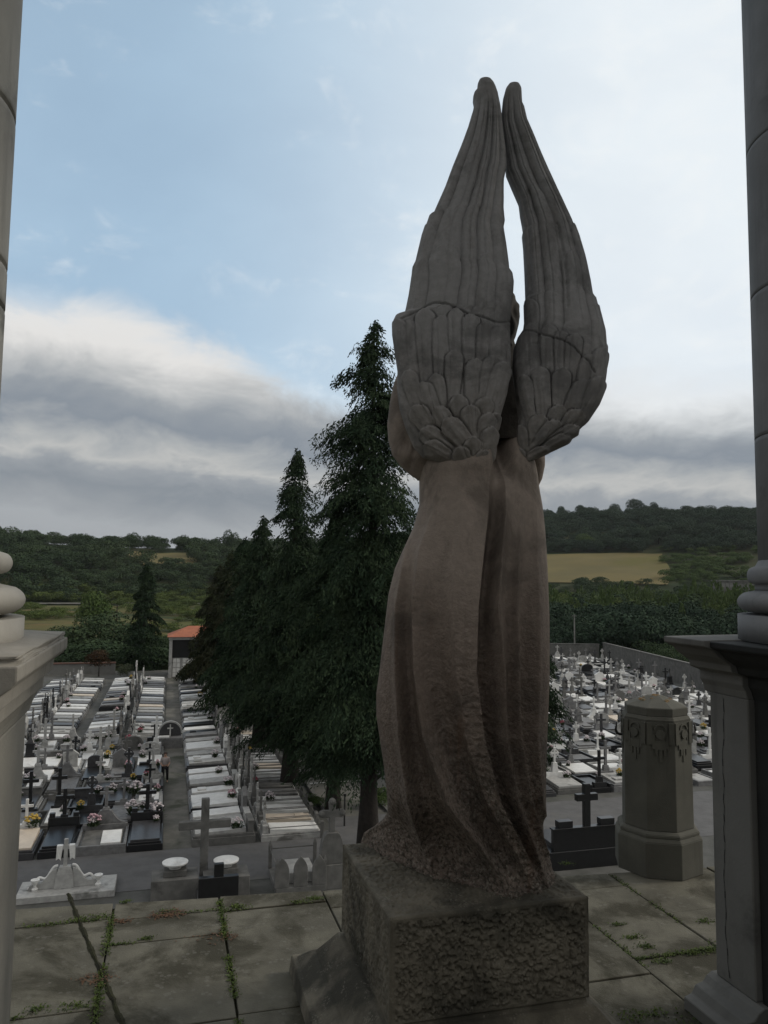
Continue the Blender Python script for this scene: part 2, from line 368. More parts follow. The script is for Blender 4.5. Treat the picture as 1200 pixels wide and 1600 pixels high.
def sheet(name, mat, pts_fn, nu, nv, off, kind='structure'):
    """surface draped on the land: pts_fn(s,t)->(x,y)"""
    s, t = np.meshgrid(np.linspace(0, 1, nu), np.linspace(0, 1, nv), indexing='ij')
    x, y = pts_fn(s, t); z = T(x, y) + off
    V = np.stack([x, y, z], -1).reshape(-1, 3); i = np.arange(nu * nv).reshape(nu, nv)
    Fq = np.stack([i[:-1, :-1], i[1:, :-1], i[1:, 1:], i[:-1, 1:]], -1).reshape(-1, 4)
    return tag(add_obj(name, np_mesh(name, V, Fq), None, mat, True), kind=kind)
def polar(a0, a1, d0, d1, wob=0.):
    def f(s, t):
        a = np.radians(a0 + (a1 - a0) * s + wob * .1 * np.sin(t * 5)); d = d0 + (d1 - d0) * t + wob * (t - .5) * np.sin(s * 9)
        return d * np.sin(a), d * np.cos(a)
    return f
sheet('field', M['field'], polar(5, 20.2, 396, 512, 3), 60, 30, .5)
sheet('scrub_slope', M['scrub'], polar(-32, -9, 158, 332, 6), 60, 40, .06)
sheet('pasture', M['field'], polar(-18.5, -14, 410, 455, 4), 20, 20, .6)
sheet('road', M['path_concrete'], polar(-34, -3, 334, 340), 90, 3, .5)
def uvrect(u0, u1, v0, v1):
    def f(s, t):
        u = u0 + (u1 - u0) * s; v = v0 + (v1 - v0) * t
        return u * UA[0] + v * VA[0], u * UA[1] + v * VA[1]
    return f
def flat(name, mat, u0, u1, v0, v1, z, ns=12):
    s = uvrect(u0, u1, v0, v1); a, b = np.meshgrid(np.linspace(0, 1, ns), np.linspace(0, 1, ns), indexing='ij'); x, y = s(a, b)
    V = np.stack([x, y, np.full_like(x, z)], -1).reshape(-1, 3); i = np.arange(ns * ns).reshape(ns, ns)
    return tag(add_obj(name, np_mesh(name, V, np.stack([i[:-1, :-1], i[1:, :-1], i[1:, 1:], i[:-1, 1:]], -1).reshape(-1, 4)), None, mat), kind='structure')
flat('cemetery_ground', M['cemetery_ground'], -40, 90, 6, 104, GZ + .03)
flat('path', M['path_concrete'], .15, 1.40, 36.22, 99, GZ + .045)
flat('road', M['asphalt'], -40, 7.98, 31.9, 36.2, GZ + .045)
flat('road', M['asphalt'], 8.0, 90, 32.2, 39, GZ + .045)
flat('road', M['path_concrete'], 8.3, 11.2, 39.02, 110, GZ + .045)
mb = MB(); mb.box(8.05, 8.28, 39.2, 100, GZ, GZ + .16); mb.box(11.22, 11.45, 39.2, 100, GZ, GZ + .16)
tag(mb.build('kerb', M['concrete'], None, rz=ANG), kind='structure')
mb = MB(); mb.box(8.3, 11.2, 45.6, 45.7, GZ + .046, GZ + .05)
tag(mb.build('road_marking', M['white_marble'], None, rz=ANG), kind='structure')

# ------------------------------------------------------------------ terrace
def vedge(u): return 5.75 - .0885 * (u + 1.0)
us = [-6.5, -5.3, -4.0, -2.6, -1.25, -.28, .41, 1.12, 1.85, 2.71, 3.28, 4.1, 5.3, 6.8, 8.4]
def vof(px, py): return to_uv(on_z(px, py, 0))[1]
cuts = {4: [vof(100, 1443), vof(100, 1583)], 5: [vof(280, 1428), vof(280, 1466)], 6: [vof(450, 1414), vof(415, 1579)],
        8: [vof(920, 1382), vof(950, 1530)], 9: [vof(1043, 1376), vof(1075, 1488)], 10: [vof(1100, 1420)]}
mb = MB(); joints = []
rs = random.Random(3)
for k in range(len(us) - 1):
    a, b = us[k], us[k + 1]
    cs = sorted(cuts.get(k, [vof(100, 1440) - .2 * (k % 3)]))
    lo = cs[0]
    while lo > -3.2: lo -= .95; cs.insert(0, lo)
    lines = cs + [None]
    for i in range(len(lines) - 1):
        v0 = lines[i]; v1 = lines[i + 1]; g = .0055
        h = rs.uniform(-.004, .004)
        q0, q1 = (v1 - g, v1 - g) if v1 is not None else (vedge(a + g), vedge(b - g))
        j = lambda: rs.uniform(-.004, .004)
        if v1 is not None: joints.append(((a, v1), (b, v1)))
        mb.prism([(a + g + j(), v0 + g + j()), (b - g + j(), v0 + g + j()), (b - g + j(), q1), (a + g + j(), q0)], -.12, h)
    joints.append(((b, -3), (b, vedge(b))))
sl = mb.build('terrace_pavement', M['terrace'], None, bevel=.007, rz=ANG, seg=2); tag(sl, kind='structure')
mb = MB(); mb.prism([(-6.5, -3.2), (8.4, -3.2), (8.4, vedge(8.4) - .03), (-6.5, vedge(-6.5) - .03)], GZ - .5, -.025)
tag(mb.build('terrace_base', M['joint_soil'], None, rz=ANG), kind='structure')
# diagonal crack filled with dark mortar, standing a little proud
p0, p1 = to_uv(on_z(106, 1397, 0)), to_uv(on_z(200, 1620, 0))
mb = MB(); n = 26; pts = []
for i in range(n + 1):
    t = i / n; pts.append((p0[0] + (p1[0] - p0[0]) * t + rs.uniform(-.004, .004), p0[1] + (p1[1] - p0[1]) * t))
for i in range(n):
    (ax, ay), (bx, by) = pts[i], pts[i + 1]; wd = .014 + .004 * math.sin(i * 1.7)
    mb.add([(ax - wd, ay, .002), (ax, ay, .009), (ax + wd, ay, .002), (bx - wd, by, .002), (bx, by, .009), (bx + wd, by, .002)], [(0, 1, 4, 3), (1, 2, 5, 4)])
tag(mb.build('mortar_ridge', M['joint_soil'], None, rz=ANG), kind='structure')

# weeds in the joints
rng = np.random.default_rng(5)
def blades(P, L, W, up, seed, spread=1.0):
    g = np.random.default_rng(seed); n = len(P)
    th = g.uniform(0, 2 * math.pi, n); out_ = np.stack([np.cos(th), np.sin(th), np.zeros(n)], -1) * spread
    D = out_ * g.uniform(.3, 1., (n, 1)) + np.array([0, 0, 1]) * g.uniform(up * .4, up, (n, 1)); D /= np.linalg.norm(D, axis=1, keepdims=True)
    S = np.cross(D, [0, 0, 1.]); S /= np.linalg.norm(S, axis=1, keepdims=True) + 1e-9
    Ls = g.uniform(.5, 1., (n, 1)) * L; Ws = g.uniform(.6, 1., (n, 1)) * W
    mid = P + D * Ls * .55; tip = P + D * Ls - np.array([0, 0, 1]) * Ls * .25
    V = np.stack([P, mid + S * Ws / 2, tip, mid - S * Ws / 2], 1).reshape(-1, 3)
    return V, np.arange(4 * n).reshape(n, 4)
def uvw(u, v, z): return u[:, None] * UA + v[:, None] * VA + np.stack([0 * u, 0 * u, z], -1)
PT = []
def along(a, b, n, wd, dens=1., hz=.0):
    t = rng.uniform(0, 1, n); u = a[0] + (b[0] - a[0]) * t; v = a[1] + (b[1] - a[1]) * t
    keep = vnoise(u * 4.1 + 9, v * 4.1 + 5, seed=8) > (1 - dens)
    u, v = u[keep], v[keep]; cl = rng.normal(0, wd, (len(u), 2)); PT.append(uvw(u + cl[:, 0], v + cl[:, 1], np.full(len(u), hz)))
along((-.28, 3.4), (-.28, vedge(0)), 2400, .013, .72); along((.41, 3.4), (.41, vedge(.4)), 2200, .012, .66)
along((-1.25, cuts[4][1]), (-.28, cuts[4][1]), 700, .013, .42); along((-.28, cuts[5][1]), (.41, cuts[5][1]), 500, .010, .45); along((-.28, cuts[5][0]), (.41, cuts[5][0]), 300, .010, .3)
along((.41, cuts[6][1]), (1.12, cuts[6][1]), 900, .013, .5); along((.41, cuts[6][0]), (.6, cuts[6][0]), 120, .01, .8); along((-1.25, cuts[4][0]), (-.28, cuts[4][0]), 600, .012, .5)
along((2.71, 3.2), (2.71, vedge(2.7)), 1100, .013, .5); along((3.28, 3.2), (3.28, vedge(3.3)), 900, .013, .5); along((2.71, cuts[9][1]), (3.28, cuts[9][1]), 500, .012, .7)
along((1.95, vedge(2.)), (2.4, vedge(2.4) - .05), 350, .03, .9); along((1.85, 3.3), (1.85, 5), 500, .02, .5); along((2.6, 3.5), (2.8, 3.3), 400, .05, .9)
def tuft(px, py, n, sp):
    c = np.array(to_uv(on_z(px, py, 0))); PT.append(uvw(c[0] + rng.normal(0, sp, n), c[1] + rng.normal(0, sp * .6, n), np.zeros(n)))
for q in [(195, 1410, 150, .02), (157, 1433, 150, .04), (125, 1437, 130, .04), (370, 1418, 200, .03), (492, 1405, 200, .035), (468, 1410, 120, .03), (230, 1467, 120, .025), (120, 1573, 170, .04), (56, 1578, 120, .03), (258, 1425, 80, .03),
          (1010, 1480, 180, .03), (1035, 1503, 150, .03), (990, 1465, 150, .03), (965, 1445, 90, .02), (1100, 1440, 160, .03), (1085, 1490, 130, .03), (1110, 1487, 100, .03), (885, 1350, 120, .03), (990, 1590, 200, .05), (1025, 1585, 150, .04)]: tuft(*q)
PA = np.concatenate(PT)
kk = rng.random(len(PA)) < .62; PA = PA[kk]
V, Fq = blades(PA, .027, .010, .8, 11)
tag(add_obj('joint_weeds', np_mesh('joint_weeds', V, Fq), None, M['weed']), 'small green weeds growing in the joints of the terrace slabs', 'weeds', kind='stuff')
PT = []
for q in [(268, 1428, 120, .05), (250, 1432, 60, .04), (330, 1465, 40, .08), (150, 1530, 90, .05), (190, 1440, 60, .03), (355, 1466, 30, .04), (640, 1500, 1, .01)]: tuft(*q)
PA = np.concatenate(PT); PA[:, 2] = .006
V, Fq = blades(PA, .03, .012, .12, 12)
tag(add_obj('dry_leaves', np_mesh('dry_leaves', V, Fq), None, M['dry_leaf']), 'scattered dry brown leaves lying on the terrace slabs', 'leaves', kind='stuff')

# ------------------------------------------------------------------ mausoleum porch around the camera
mau = tag(empty('mausoleum', (0, 0, 0), ANG), 'stone mausoleum porch framing the view with a column on each side', 'mausoleum')
def mould(prof_l, u_l, u_r, v0, v1, prof_r=None):
    """moulded block: outline in u,z pulled along v"""
    pr = prof_r or prof_l
    poly = [(u_l - o_, z) for o_, z in prof_l] + [(u_r + o_, z) for o_, z in reversed(pr)]
    return poly
capL = [(0, 1.62), (.012, 1.66), (.03, 1.70), (.05, 1.72), (.052, 1.775), (.085, 1.79), (.09, 1.84), (.125, 1.865), (.14, 1.885), (.14, 1.93)]
capR = [(0, 1.62), (.012, 1.66), (.03, 1.69), (.03, 1.735), (.09, 1.755), (.10, 1.79), (.165, 1.83), (.20, 1.865), (.25, 1.885), (.25, 1.915)]
base = [(.17, 0), (.17, .062), (.125, .075), (.10, .115), (.055, .125), (.03, .155), (0, .17)]
pierL = MB(); pierL.extr_y([(-1.56, .17), (-.56, .17), (-.56, 1.62), (-1.56, 1.62)], 2.58, 3.58)
pl = pierL.build('pier', M['limestone'], mau, bevel=.008, seg=2); tag(pl, 'pale pier under the left column')
mb = MB(); mb.extr_y(mould(capL, -1.56, -.56, 0, 0), 2.50, 3.66); mb.build('pier_cap', M['limestone'], pl, bevel=.006, seg=2)
mb = MB(); mb.extr_y(mould(base, -1.56, -.56, 0, 0), 2.55, 3.61); mb.build('pier_base', M['limestone'], pl, bevel=.004)
# broken, rounded mortar along the cap edge
def rough_slab(name, u0, u1, v0, v1, z0, z1, mat, parent, seed, amp):
    bm = bmesh.new(); nu, nv, nz = 22, 40, 4
    bmesh.ops.create_cube(bm, size=1)
    bmesh.ops.subdivide_edges(bm, edges=bm.edges[:], cuts=14, use_grid_fill=True)
    for vt in bm.verts:
        x, y, z = vt.co
        r = (max(abs(x), abs(y)) * 2)
        zz = z0 + (z + .5) * (z1 - z0) * (1 - max(0, r - .75) * 1.6)
        n_ = float(fbm(np.array([x * 6 + seed]), np.array([y * 9]), np.array([z * 3.]), seed)[0])
        vt.co = ((u0 + u1) / 2 + x * (u1 - u0) + n_ * amp, (v0 + v1) / 2 + y * (v1 - v0) + n_ * amp, zz + n_ * amp * .8)
    me = bpy.data.meshes.new(name); bm.to_mesh(me); bm.free()
    return add_obj(name, me, parent, mat, True)
rough_slab('weathered_top', -1.68, -.43, 2.52, 3.65, 1.925, 1.975, M['limestone'], pl, 2, .035)
def column(cu, cv, r, rt, rb, joints_z, mat, label, parent):
    prof = [(rb, 1.915), (rb, 2.045)]
    mb = MB(); mb.lathe(prof, 48, cu, cv); c0 = mb
    c0.lathe([(rt * .93, 2.045)] + [(rt * .93 + (rb - rt * .93) * (math.sin(math.pi * i / 10) ** .45 if 0 < i < 10 else 0.), 2.05 + .115 * i / 10) for i in range(11)] + [(rt * .93, 2.166)], 48, cu, cv)
    c0.lathe([(rt * .92, 2.165), (r + .02, 2.18), (r + .02, 2.2)] + [(r + .03 + (rt - r - .03) * math.sin(math.pi * i / 10) ** .45 if 0 < i < 10 else r + .03, 2.2 + .085 * i / 10) for i in range(11)] + [(r + .015, 2.29), (r, 2.32)], 48, cu, cv)
    prof = [(r, 2.3)]; jd = .012 if cu < 0 else .004
    for z in joints_z: prof += [(r, z - jd - .02), (r, z - jd), (r - jd, z - .003), (r - jd, z + .003), (r, z + jd), (r, z + jd + .02)]
    prof += [(r, 6.0)]
    mbs = MB(); mbs.lathe(prof, 64, cu, cv)
    sh = mbs.build('column', mat, parent, smooth=False); tag(sh, label)
    for p_ in sh.data.polygons: p_.use_smooth = abs(p_.normal.z) < .3
    cb = c0.build('column_base', mat, sh)
    for p_ in cb.data.polygons: p_.use_smooth = abs(p_.normal.z) < .97
    mb = MB(); mb.lathe([(r, 5.98), (r + .05, 6.04), (r + .05, 6.1), (r + .12, 6.2)], 48, cu, cv); mb.box(cu - r - .15, cu + r + .15, cv - r - .15, cv + r + .15, 6.2, 6.3)
    mb.build('capital', mat, sh)
    return sh
column(-1.06, 3.08, .426, .50, .55, [3.2, 3.36, 3.95, 4.6], M['column_pale'], 'left column with open drum joints', mau)
column(3.25, 3.08, .40, .455, .505, [2.95, 3.7, 4.5], M['column_grey'], 'right column standing on the cracked pier', mau)
# right pier: light outer strip, inner block with its shade painted in as near-black colour
mb = MB(); mb.extr_y([(2.82, .17), (3.74, .17), (3.74, 1.62), (2.82, 1.62)], 3.296, 3.58)
pr_ = mb.build('pier', M['render_stone'], mau, bevel=.006); tag(pr_, 'cracked grey pier under the right column')
mb = MB(); mb.extr_y(mould(capR, 2.82, 3.74, 0, 0, capL), 3.296, 3.62); mb.build('pier_cap', M['render_stone'], pr_, bevel=.004)
mb = MB(); mb.extr_y(mould(base, 2.82, 3.74, 0, 0), 3.24, 3.62); mb.build('pier_base', M['render_stone'], pr_, bevel=.004)
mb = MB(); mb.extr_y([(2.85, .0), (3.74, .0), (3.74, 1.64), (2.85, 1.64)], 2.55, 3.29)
pb = mb.build('inner_pier', M['shade_and_crack_stone'], mau, bevel=.006); tag(pb, 'inner block of the right pier with shade painted dark')
mb = MB(); mb.extr_y(mould([(o_, z - .004) for o_, z in capR], 2.85, 3.74, 0, 0), 2.50, 3.292); mb.build('pier_cap', M['shade_and_crack_stone'], pb, bevel=.004)
mb = MB(); mb.extr_y(mould([(o_ * .5, z * .9) for o_, z in base], 2.85, 3.74, 0, 0), 2.9, 3.235); mb.build('pier_base', M['shade_and_crack_stone'], pb, bevel=.004)
# crack down the light face: thin dark inset strip with a wandering line
mb = MB(); pz = [1.60 - i * .035 for i in range(41)]; pv = [3.47]
for i in range(40): pv.append(pv[-1] + rs.uniform(-.009, .0085))
for i in range(40):
    wd = .0022 + .0012 * math.sin(i * 2.3)
    mb.add([(2.8185, pv[i] - wd, pz[i]), (2.8185, pv[i] + wd, pz[i]), (2.8185, pv[i + 1] + wd, pz[i + 1]), (2.8185, pv[i + 1] - wd, pz[i + 1])], [(0, 1, 2, 3)])
mb.build('crack', M['shade_and_crack_stone'], pr_)
mb = MB(); mb.box(-2.2, 4.6, 2.62, 3.5, 6.3, 6.9); mb.build('entablature', M['limestone'], mau)
mb = MB(); mb.box(-2.6, 5.0, -2.3, -1.9, 0, 4.4); mb.build('unseen_back_wall', M['unseen_wall_and_roof'], mau)  # unseen wall added behind the camera to shade the statue's near side
mb = MB(); mb.box(-2.6, 5.0, .6, 3.6, 6.9, 7.2); mb.build('unseen_roof_slab', M['unseen_wall_and_roof'], mau)  # unseen roof, sized for how much sky light reaches the statue

# ------------------------------------------------------------------ angel statue
YS = 4.0; ZP = .75
st = tag(empty('angel_statue', (0.365, YS, 0)), 'weathered stone angel seen from behind with tall raised wings on a rough plinth', 'statue')
ORG = np.array([0.365, YS, 0.])
def smoothstep(x, a, b):
    t = np.clip((x - a) / (b - a), 0, 1); return t * t * (3 - 2 * t)
def loft(name, ys, L, Rr, half, cen, disp, mat, parent, nn=170, nf=60, ypow=1., wob=None):
    """rings between a left and a right outline (photo px at the statue's distance), with a relief on the near side"""
    ys = np.asarray(ys, float)
    xl = np.interp(ys, [p[1] for p in L], [p[0] for p in L]); xr = np.interp(ys, [p[1] for p in Rr], [p[0] for p in Rr])
    hd = np.interp(ys, [p[0] for p in half], [p[1] for p in half]); cd = np.interp(ys, [p[0] for p in cen], [p[1] for p in cen])
    th = np.concatenate([np.arccos(np.linspace(-1, 1, nn)), math.pi * 2 - np.arccos(np.linspace(1, -1, nf + 2)[1:-1])]); n = len(th)
    V = []
    for k, y in enumerate(ys):
        YY = YS + cd[k]
        a = on_y(xl[k], y, YY); b = on_y(xr[k], y, YY); z = (a[2] + b[2]) / 2
        c = (a[0] + b[0]) / 2; wd = (b[0] - a[0]) / 2
        x = c + wd * np.cos(th); sn = np.sin(th)
        yy = YY - hd[k] * np.sign(sn) * np.abs(sn) ** ypow
        V.append(np.stack([x, yy, np.full(n, z)], -1))
    V = np.array(V)
    # the relief is worked out in projected coordinates
    d = V - CAM; f = d @ FW; px = 600 + F_PX * (d @ RT) / f; py = 800 - F_PX * (d @ UP) / f
    near = np.sin(th)[None, :] * np.ones_like(px); fade = smoothstep(near, 0.0, .22)
    h = disp(px, py, np.array(ys)[:, None] * np.ones_like(px), (np.cos(th)[None, :] * np.ones_like(px))) * fade
    far = np.clip(-near, 0, 1)
    nrm = np.stack([np.cos(th) / np.maximum(1e-3, 1), -np.sin(th), 0 * th], -1); nrm /= np.linalg.norm(nrm, axis=1, keepdims=True)
    V = V + h[..., None] * (nrm * np.array([.35, 1, 0]))[None]
    if wob is not None: V = wob(V, far)
    m_, n = V.shape[:2]
    i = np.arange(m_ * n).reshape(m_, n)
    Fq = np.stack([i[:-1], np.roll(i, -1, 1)[:-1], np.roll(i, -1, 1)[1:], i[1:]], -1).reshape(-1, 4)
    # close the ends with fans
    V = V.reshape(-1, 3); c0 = V[:n].mean(0); c1 = V[-n:].mean(0); b = len(V); V = np.concatenate([V, [c0, c1]])
    cap0 = np.stack([np.full(n, b), np.roll(i[0], -1), i[0], i[0]], -1)[:, :3]; cap1 = np.stack([np.full(n, b + 1), i[-1], np.roll(i[-1], -1)], -1)
    me = bpy.data.meshes.new(name); V = V - ORG
    fl = np.concatenate([Fq.ravel(), cap0.ravel(), cap1.ravel()]).astype(np.int32)
    cnt = np.concatenate([np.full(len(Fq), 4), np.full(2 * n, 3)]).astype(np.int32)
    me.vertices.add(len(V)); me.vertices.foreach_set('co', V.astype(np.float32).ravel())
    me.loops.add(len(fl)); me.loops.foreach_set('vertex_index', fl)
    me.polygons.add(len(cnt)); me.polygons.foreach_set('loop_start', np.concatenate([[0], np.cumsum(cnt)[:-1]]).astype(np.int32)); me.polygons.foreach_set('loop_total', cnt)
    me.update(calc_edges=True); me.validate()
    return add_obj(name, me, parent, mat, True)

# robe: ridges and valleys (photo px) as x(y), height(y)
ky = [740, 800, 860, 950, 1050, 1150, 1250, 1340, 1400]
feats = [  # x at ky, height at ky (m)
    ([628, 622, 606, 596, 584, 584, 596, 600, 610], [0, 0, 0, 0, 0, 0, 0, .01, .01]),
    ([652, 640, 615, 606, 600, 604, 614, 628, 640], [0, 0, 0, -.004, -.008, -.010, -.012, -.022, -.02]),
    ([664, 650, 634, 621, 622, 628, 641, 664, 685], [0, .002, .012, .034, .046, .048, .046, .042, .03]),
    ([676, 660, 642, 633, 634, 642, 660, 695, 722], [0, 0, -.012, -.034, -.048, -.056, -.056, -.055, -.05]),
    ([690, 676, 656, 647, 650, 664, 700, 760, 800], [0, .004, .020, .042, .050, .054, .054, .052, .04]),
    ([705, 695, 684, 674, 680, 700, 738, 792, 826], [.004, .004, -.004, -.022, -.040, -.052, -.056, -.055, -.045]),
    ([725, 722, 714, 706, 712, 726, 758, 808, 838], [.010, .010, .014, .020, .018, .012, .012, .018, .015]),
    ([765, 762, 755, 746, 743, 754, 779, 822, 850], [.014, .020, .026, .032, .036, .040, .038, .036, .03]),
    ([777, 776, 767, 757, 753, 762, 786, 830, 858], [-.030, -.046, -.058, -.062, -.066, -.066, -.058, -.048, -.04]),
    ([789, 789, 783, 776, 786, 788, 806, 838, 862], [.012, .020, .030, .038, .036, .036, .034, .030, .02]),
    ([806, 806, 800, 798, 797, 799, 816, 848, 866], [.006, .004, -.004, -.014, -.018, -.018, -.014, -.006, 0]),
    ([816, 814, 809, 806, 808, 810, 827, 856, 872], [.006, .010, .018, .032, .034, .034, .034, .030, .02]),
    ([826, 826, 822, 824, 824, 822, 836, 862, 876], [.002, -.004, -.018, -.046, -.064, -.058, -.046, -.026, -.01]),
    ([836, 838, 838, 842, 842, 838, 846, 868, 880], [0, .004, .010, .014, .016, .016, .014, .01, .01]),
    ([850, 860, 862, 866, 868, 866, 864, 884, 900], [0] * 9)]
FX = np.array([f[0] for f in feats], float); FH = np.array([f[1] for f in feats], float)
def robe_disp(px, py, row, cs):
    h = np.zeros_like(px)
    for r in range(px.shape[0]):
        for c0_ in range(0, 1):
            pr = px[r]; pyr = py[r]
            # rows are nearly level, so one set of features per vertex bin
            ym = np.clip(pyr, ky[0], ky[-1])
            fx = np.array([np.interp(ym, ky, FX[i]) for i in range(len(FX))]); fh = np.array([np.interp(ym, ky, FH[i]) for i in range(len(FX))])
            res = np.zeros_like(pr)
            for i in range(len(FX) - 1):
                t = (pr - fx[i]) / np.maximum(fx[i + 1] - fx[i], 1e-3); m_ = (t >= 0) & (t < 1)
                tt = np.clip(t, 0, 1); hi, lo = (fh[i], fh[i + 1])
                s_ = np.where(fh[i] > fh[i + 1], 1 - (1 - tt) ** 2.3, tt ** 2.3)
                res = np.where(m_, fh[i] + (fh[i + 1] - fh[i]) * s_, res)
            h[r] = res * smoothstep(ym, 690, 800) * 1.5 * (1 - .6 * smoothstep(ym, 1310, 1395))
    h += .030 * np.exp(-((py - 722) / 26.) ** 2) * (1 - np.exp(-((px - 788) / 20.) ** 2))
    h -= .17 * np.exp(-((px - 788) / 14.) ** 4) * smoothstep(py, 764, 700)
    # shoulder-blade hollows and grit
    h += -.020 * np.exp(-((px - 737) / 26.) ** 2 - ((py - 745) / 50.) ** 2)
    h += .012 * np.exp(-((px - 705) / 24.) ** 2 - ((py - 775) / 40.) ** 2)
    low = smoothstep(py, 880, 1150)
    g1 = fbm(px / 7., py / 7., seed=21, o=3); ridge = smoothstep(g1, .0, .3)
    inside = smoothstep(px, 640, 700) * smoothstep(px, 860, 820)
    inside = np.maximum(inside, smoothstep(py, 1240, 1340))
    h += low * inside * .011 * (g1 * 1.6 + ridge * .5) + .0016 * fbm(px / 4., py / 4., seed=5, o=3)
    return h
robeL = [(658, 690), (655, 740), (655, 790), (646, 825), (630, 860), (617, 890), (607, 930), (601, 980), (594, 1040), (588, 1085), (588, 1120), (594, 1160), (600, 1200), (605, 1250), (606, 1285), (598, 1305), (583, 1325), (566, 1342), (560, 1362)]
robeR = [(822, 690), (838, 745), (846, 790), (850, 830), (853, 880), (856, 960), (856, 1060), (853, 1130), (850, 1210), (849, 1290), (851, 1325), (858, 1345), (866, 1362)]
half = [(690, .19), (715, .205), (745, .215), (830, .27), (900, .31), (1000, .33), (1200, .34), (1300, .345), (1340, .36), (1361, .375)]
cen = [(690, 0), (1356, 0)]
rows = np.concatenate([np.linspace(690, 860, 100), np.linspace(862, 1361.5, 300)])
def shear(V, far):
    k = smoothstep(1.37 - V[..., 2], .18, .6)[..., None]
    # the hem trails back on the left
    dy = np.clip(.64 - (V[..., 0:1]), 0, 1.) * .72 * k * np.clip((YS + .45 - V[..., 1:2]) / .6, .15, 1)
    V = V.copy(); V[..., 1:2] += dy; return V
robe = loft('robed_body', rows, robeL, robeR, half, cen, robe_disp, M['statue'], st, 230, 70, .9, shear)
tag(robe, 'flowing draped robe with deep folds')
# upper back and shoulders, hidden mostly by the wings
def plain(px, py, row, cs): return .003 * fbm(px / 9., py / 9., seed=9)
tl = [(705, 520), (690, 560), (650, 590), (645, 640), (652, 700), (657, 735)]; tr = [(800, 520), (812, 560), (838, 590), (842, 640), (834, 700), (826, 735)]
loft('shoulders', np.linspace(520, 735, 50), tl, tr, [(520, .05), (560, .08), (640, .11), (735, .12)], [(520, .27), (650, .25), (735, .22)], plain, M['recess_shade'], robe, 90, 50)
def arm_disp(px, py, row, cs):
    h = .004 * fbm(px / 12., py / 12., seed=4)
    h += -.020 * np.exp(-((px - 634) / 7.) ** 2 - ((py - 692) / 12.) ** 2) - .012 * np.exp(-((px - 652 + (py - 680) * .25) / 5.) ** 2) * smoothstep(py, 640, 680)
    return h
loft('sleeve', np.linspace(583, 752, 60), [(622, 583), (615, 600), (609, 630), (605, 665), (607, 690), (613, 712), (625, 728), (640, 742), (656, 752)],
     [(640, 583), (668, 600), (690, 640), (700, 690), (700, 720), (690, 740), (672, 752)], [(583, .02), (600, .08), (660, .13), (720, .12), (752, .03)], [(583, -.02), (752, -.02)], arm_disp, M['statue'], robe, 70, 40)
loft('sleeve', np.linspace(690, 763, 40), [(800, 690), (806, 720), (822, 745), (836, 763)], [(838, 690), (851, 712), (851, 728), (847, 748), (840, 763)],
     [(690, .05), (720, .09), (763, .02)], [(690, .06), (763, .06)], plain, M['statue'], robe, 60, 40)
# head beyond the wings, bowed, with waved hair
def hair_d(px, py, row, cs): return .008 * np.sin(px * .45 + np.sin(py * .12) * 2) + .004 * fbm(px / 6, py / 6, seed=2)
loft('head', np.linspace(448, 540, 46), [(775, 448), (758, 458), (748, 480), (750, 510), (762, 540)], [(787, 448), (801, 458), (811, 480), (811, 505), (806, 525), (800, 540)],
     [(448, .02), (462, .08), (490, .115), (520, .11), (540, .07)], [(448, .2), (540, .12)], hair_d, M['recess_shade'], robe, 70, 50)

# wings: explicit feathers (tip x,y -> base x,y, width) in photo px, drawn from the second zoom
def Z7(lst): return [(560 + a / 2.857, 440 + b / 2.857, 560 + c / 2.857, 440 + d / 2.857, w_ / 2.857) for a, b, c, d, w_ in lst]
covL = Z7([(235, 180, 260, 560, 80), (180, 170, 200, 420, 70), (300, 130, 320, 520, 90), (375, 160, 370, 520, 80), (430, 130, 440, 420, 70), (500, 150, 500, 430, 80), (560, 190, 550, 450, 70), (625, 200, 610, 460, 80)]) + \
       Z7([(430, 315, 415, 545, 78), (520, 352, 510, 565, 92), (590, 340, 560, 540, 78), (650, 365, 585, 565, 86), (345, 418, 372, 600, 70), (285, 455, 350, 610, 76), (228, 400, 262, 560, 70)]) + \
       Z7([(438, 512, 462, 625, 82), (563, 520, 545, 640, 84), (612, 590, 590, 680, 70), (345, 570, 425, 675, 84), (250, 560, 330, 680, 90), (395, 640, 470, 720, 96), (492, 556, 505, 690, 86), (578, 592, 552, 700, 76)]) + \
       Z7([(285, 665, 400, 740, 90), (385, 622, 490, 735, 96), (500, 700, 520, 800, 84), (592, 655, 570, 770, 80), (300, 730, 420, 800, 84), (440, 745, 480, 830, 80), (560, 755, 550, 840, 76)])
covR = Z7([(765, 80, 775, 250, 74), (850, 198, 850, 420, 78), (905, 225, 905, 440, 66), (960, 240, 945, 460, 74), (1030, 330, 990, 520, 74), (1085, 300, 1050, 500, 70)]) + \
       Z7([(808, 385, 832, 610, 84), (905, 392, 898, 590, 84), (1010, 448, 930, 620, 92), (1075, 430, 1010, 610, 84), (735, 420, 765, 600, 70)]) + \
       Z7([(905, 560, 860, 660, 84), (820, 598, 775, 750, 92), (985, 580, 900, 690, 84), (715, 640, 735, 760, 70)]) + \
       Z7([(892, 632, 800, 730, 80), (972, 655, 830, 745, 74), (930, 700, 790, 785, 70), (838, 752, 735, 805, 60), (715, 745, 722, 820, 60)])
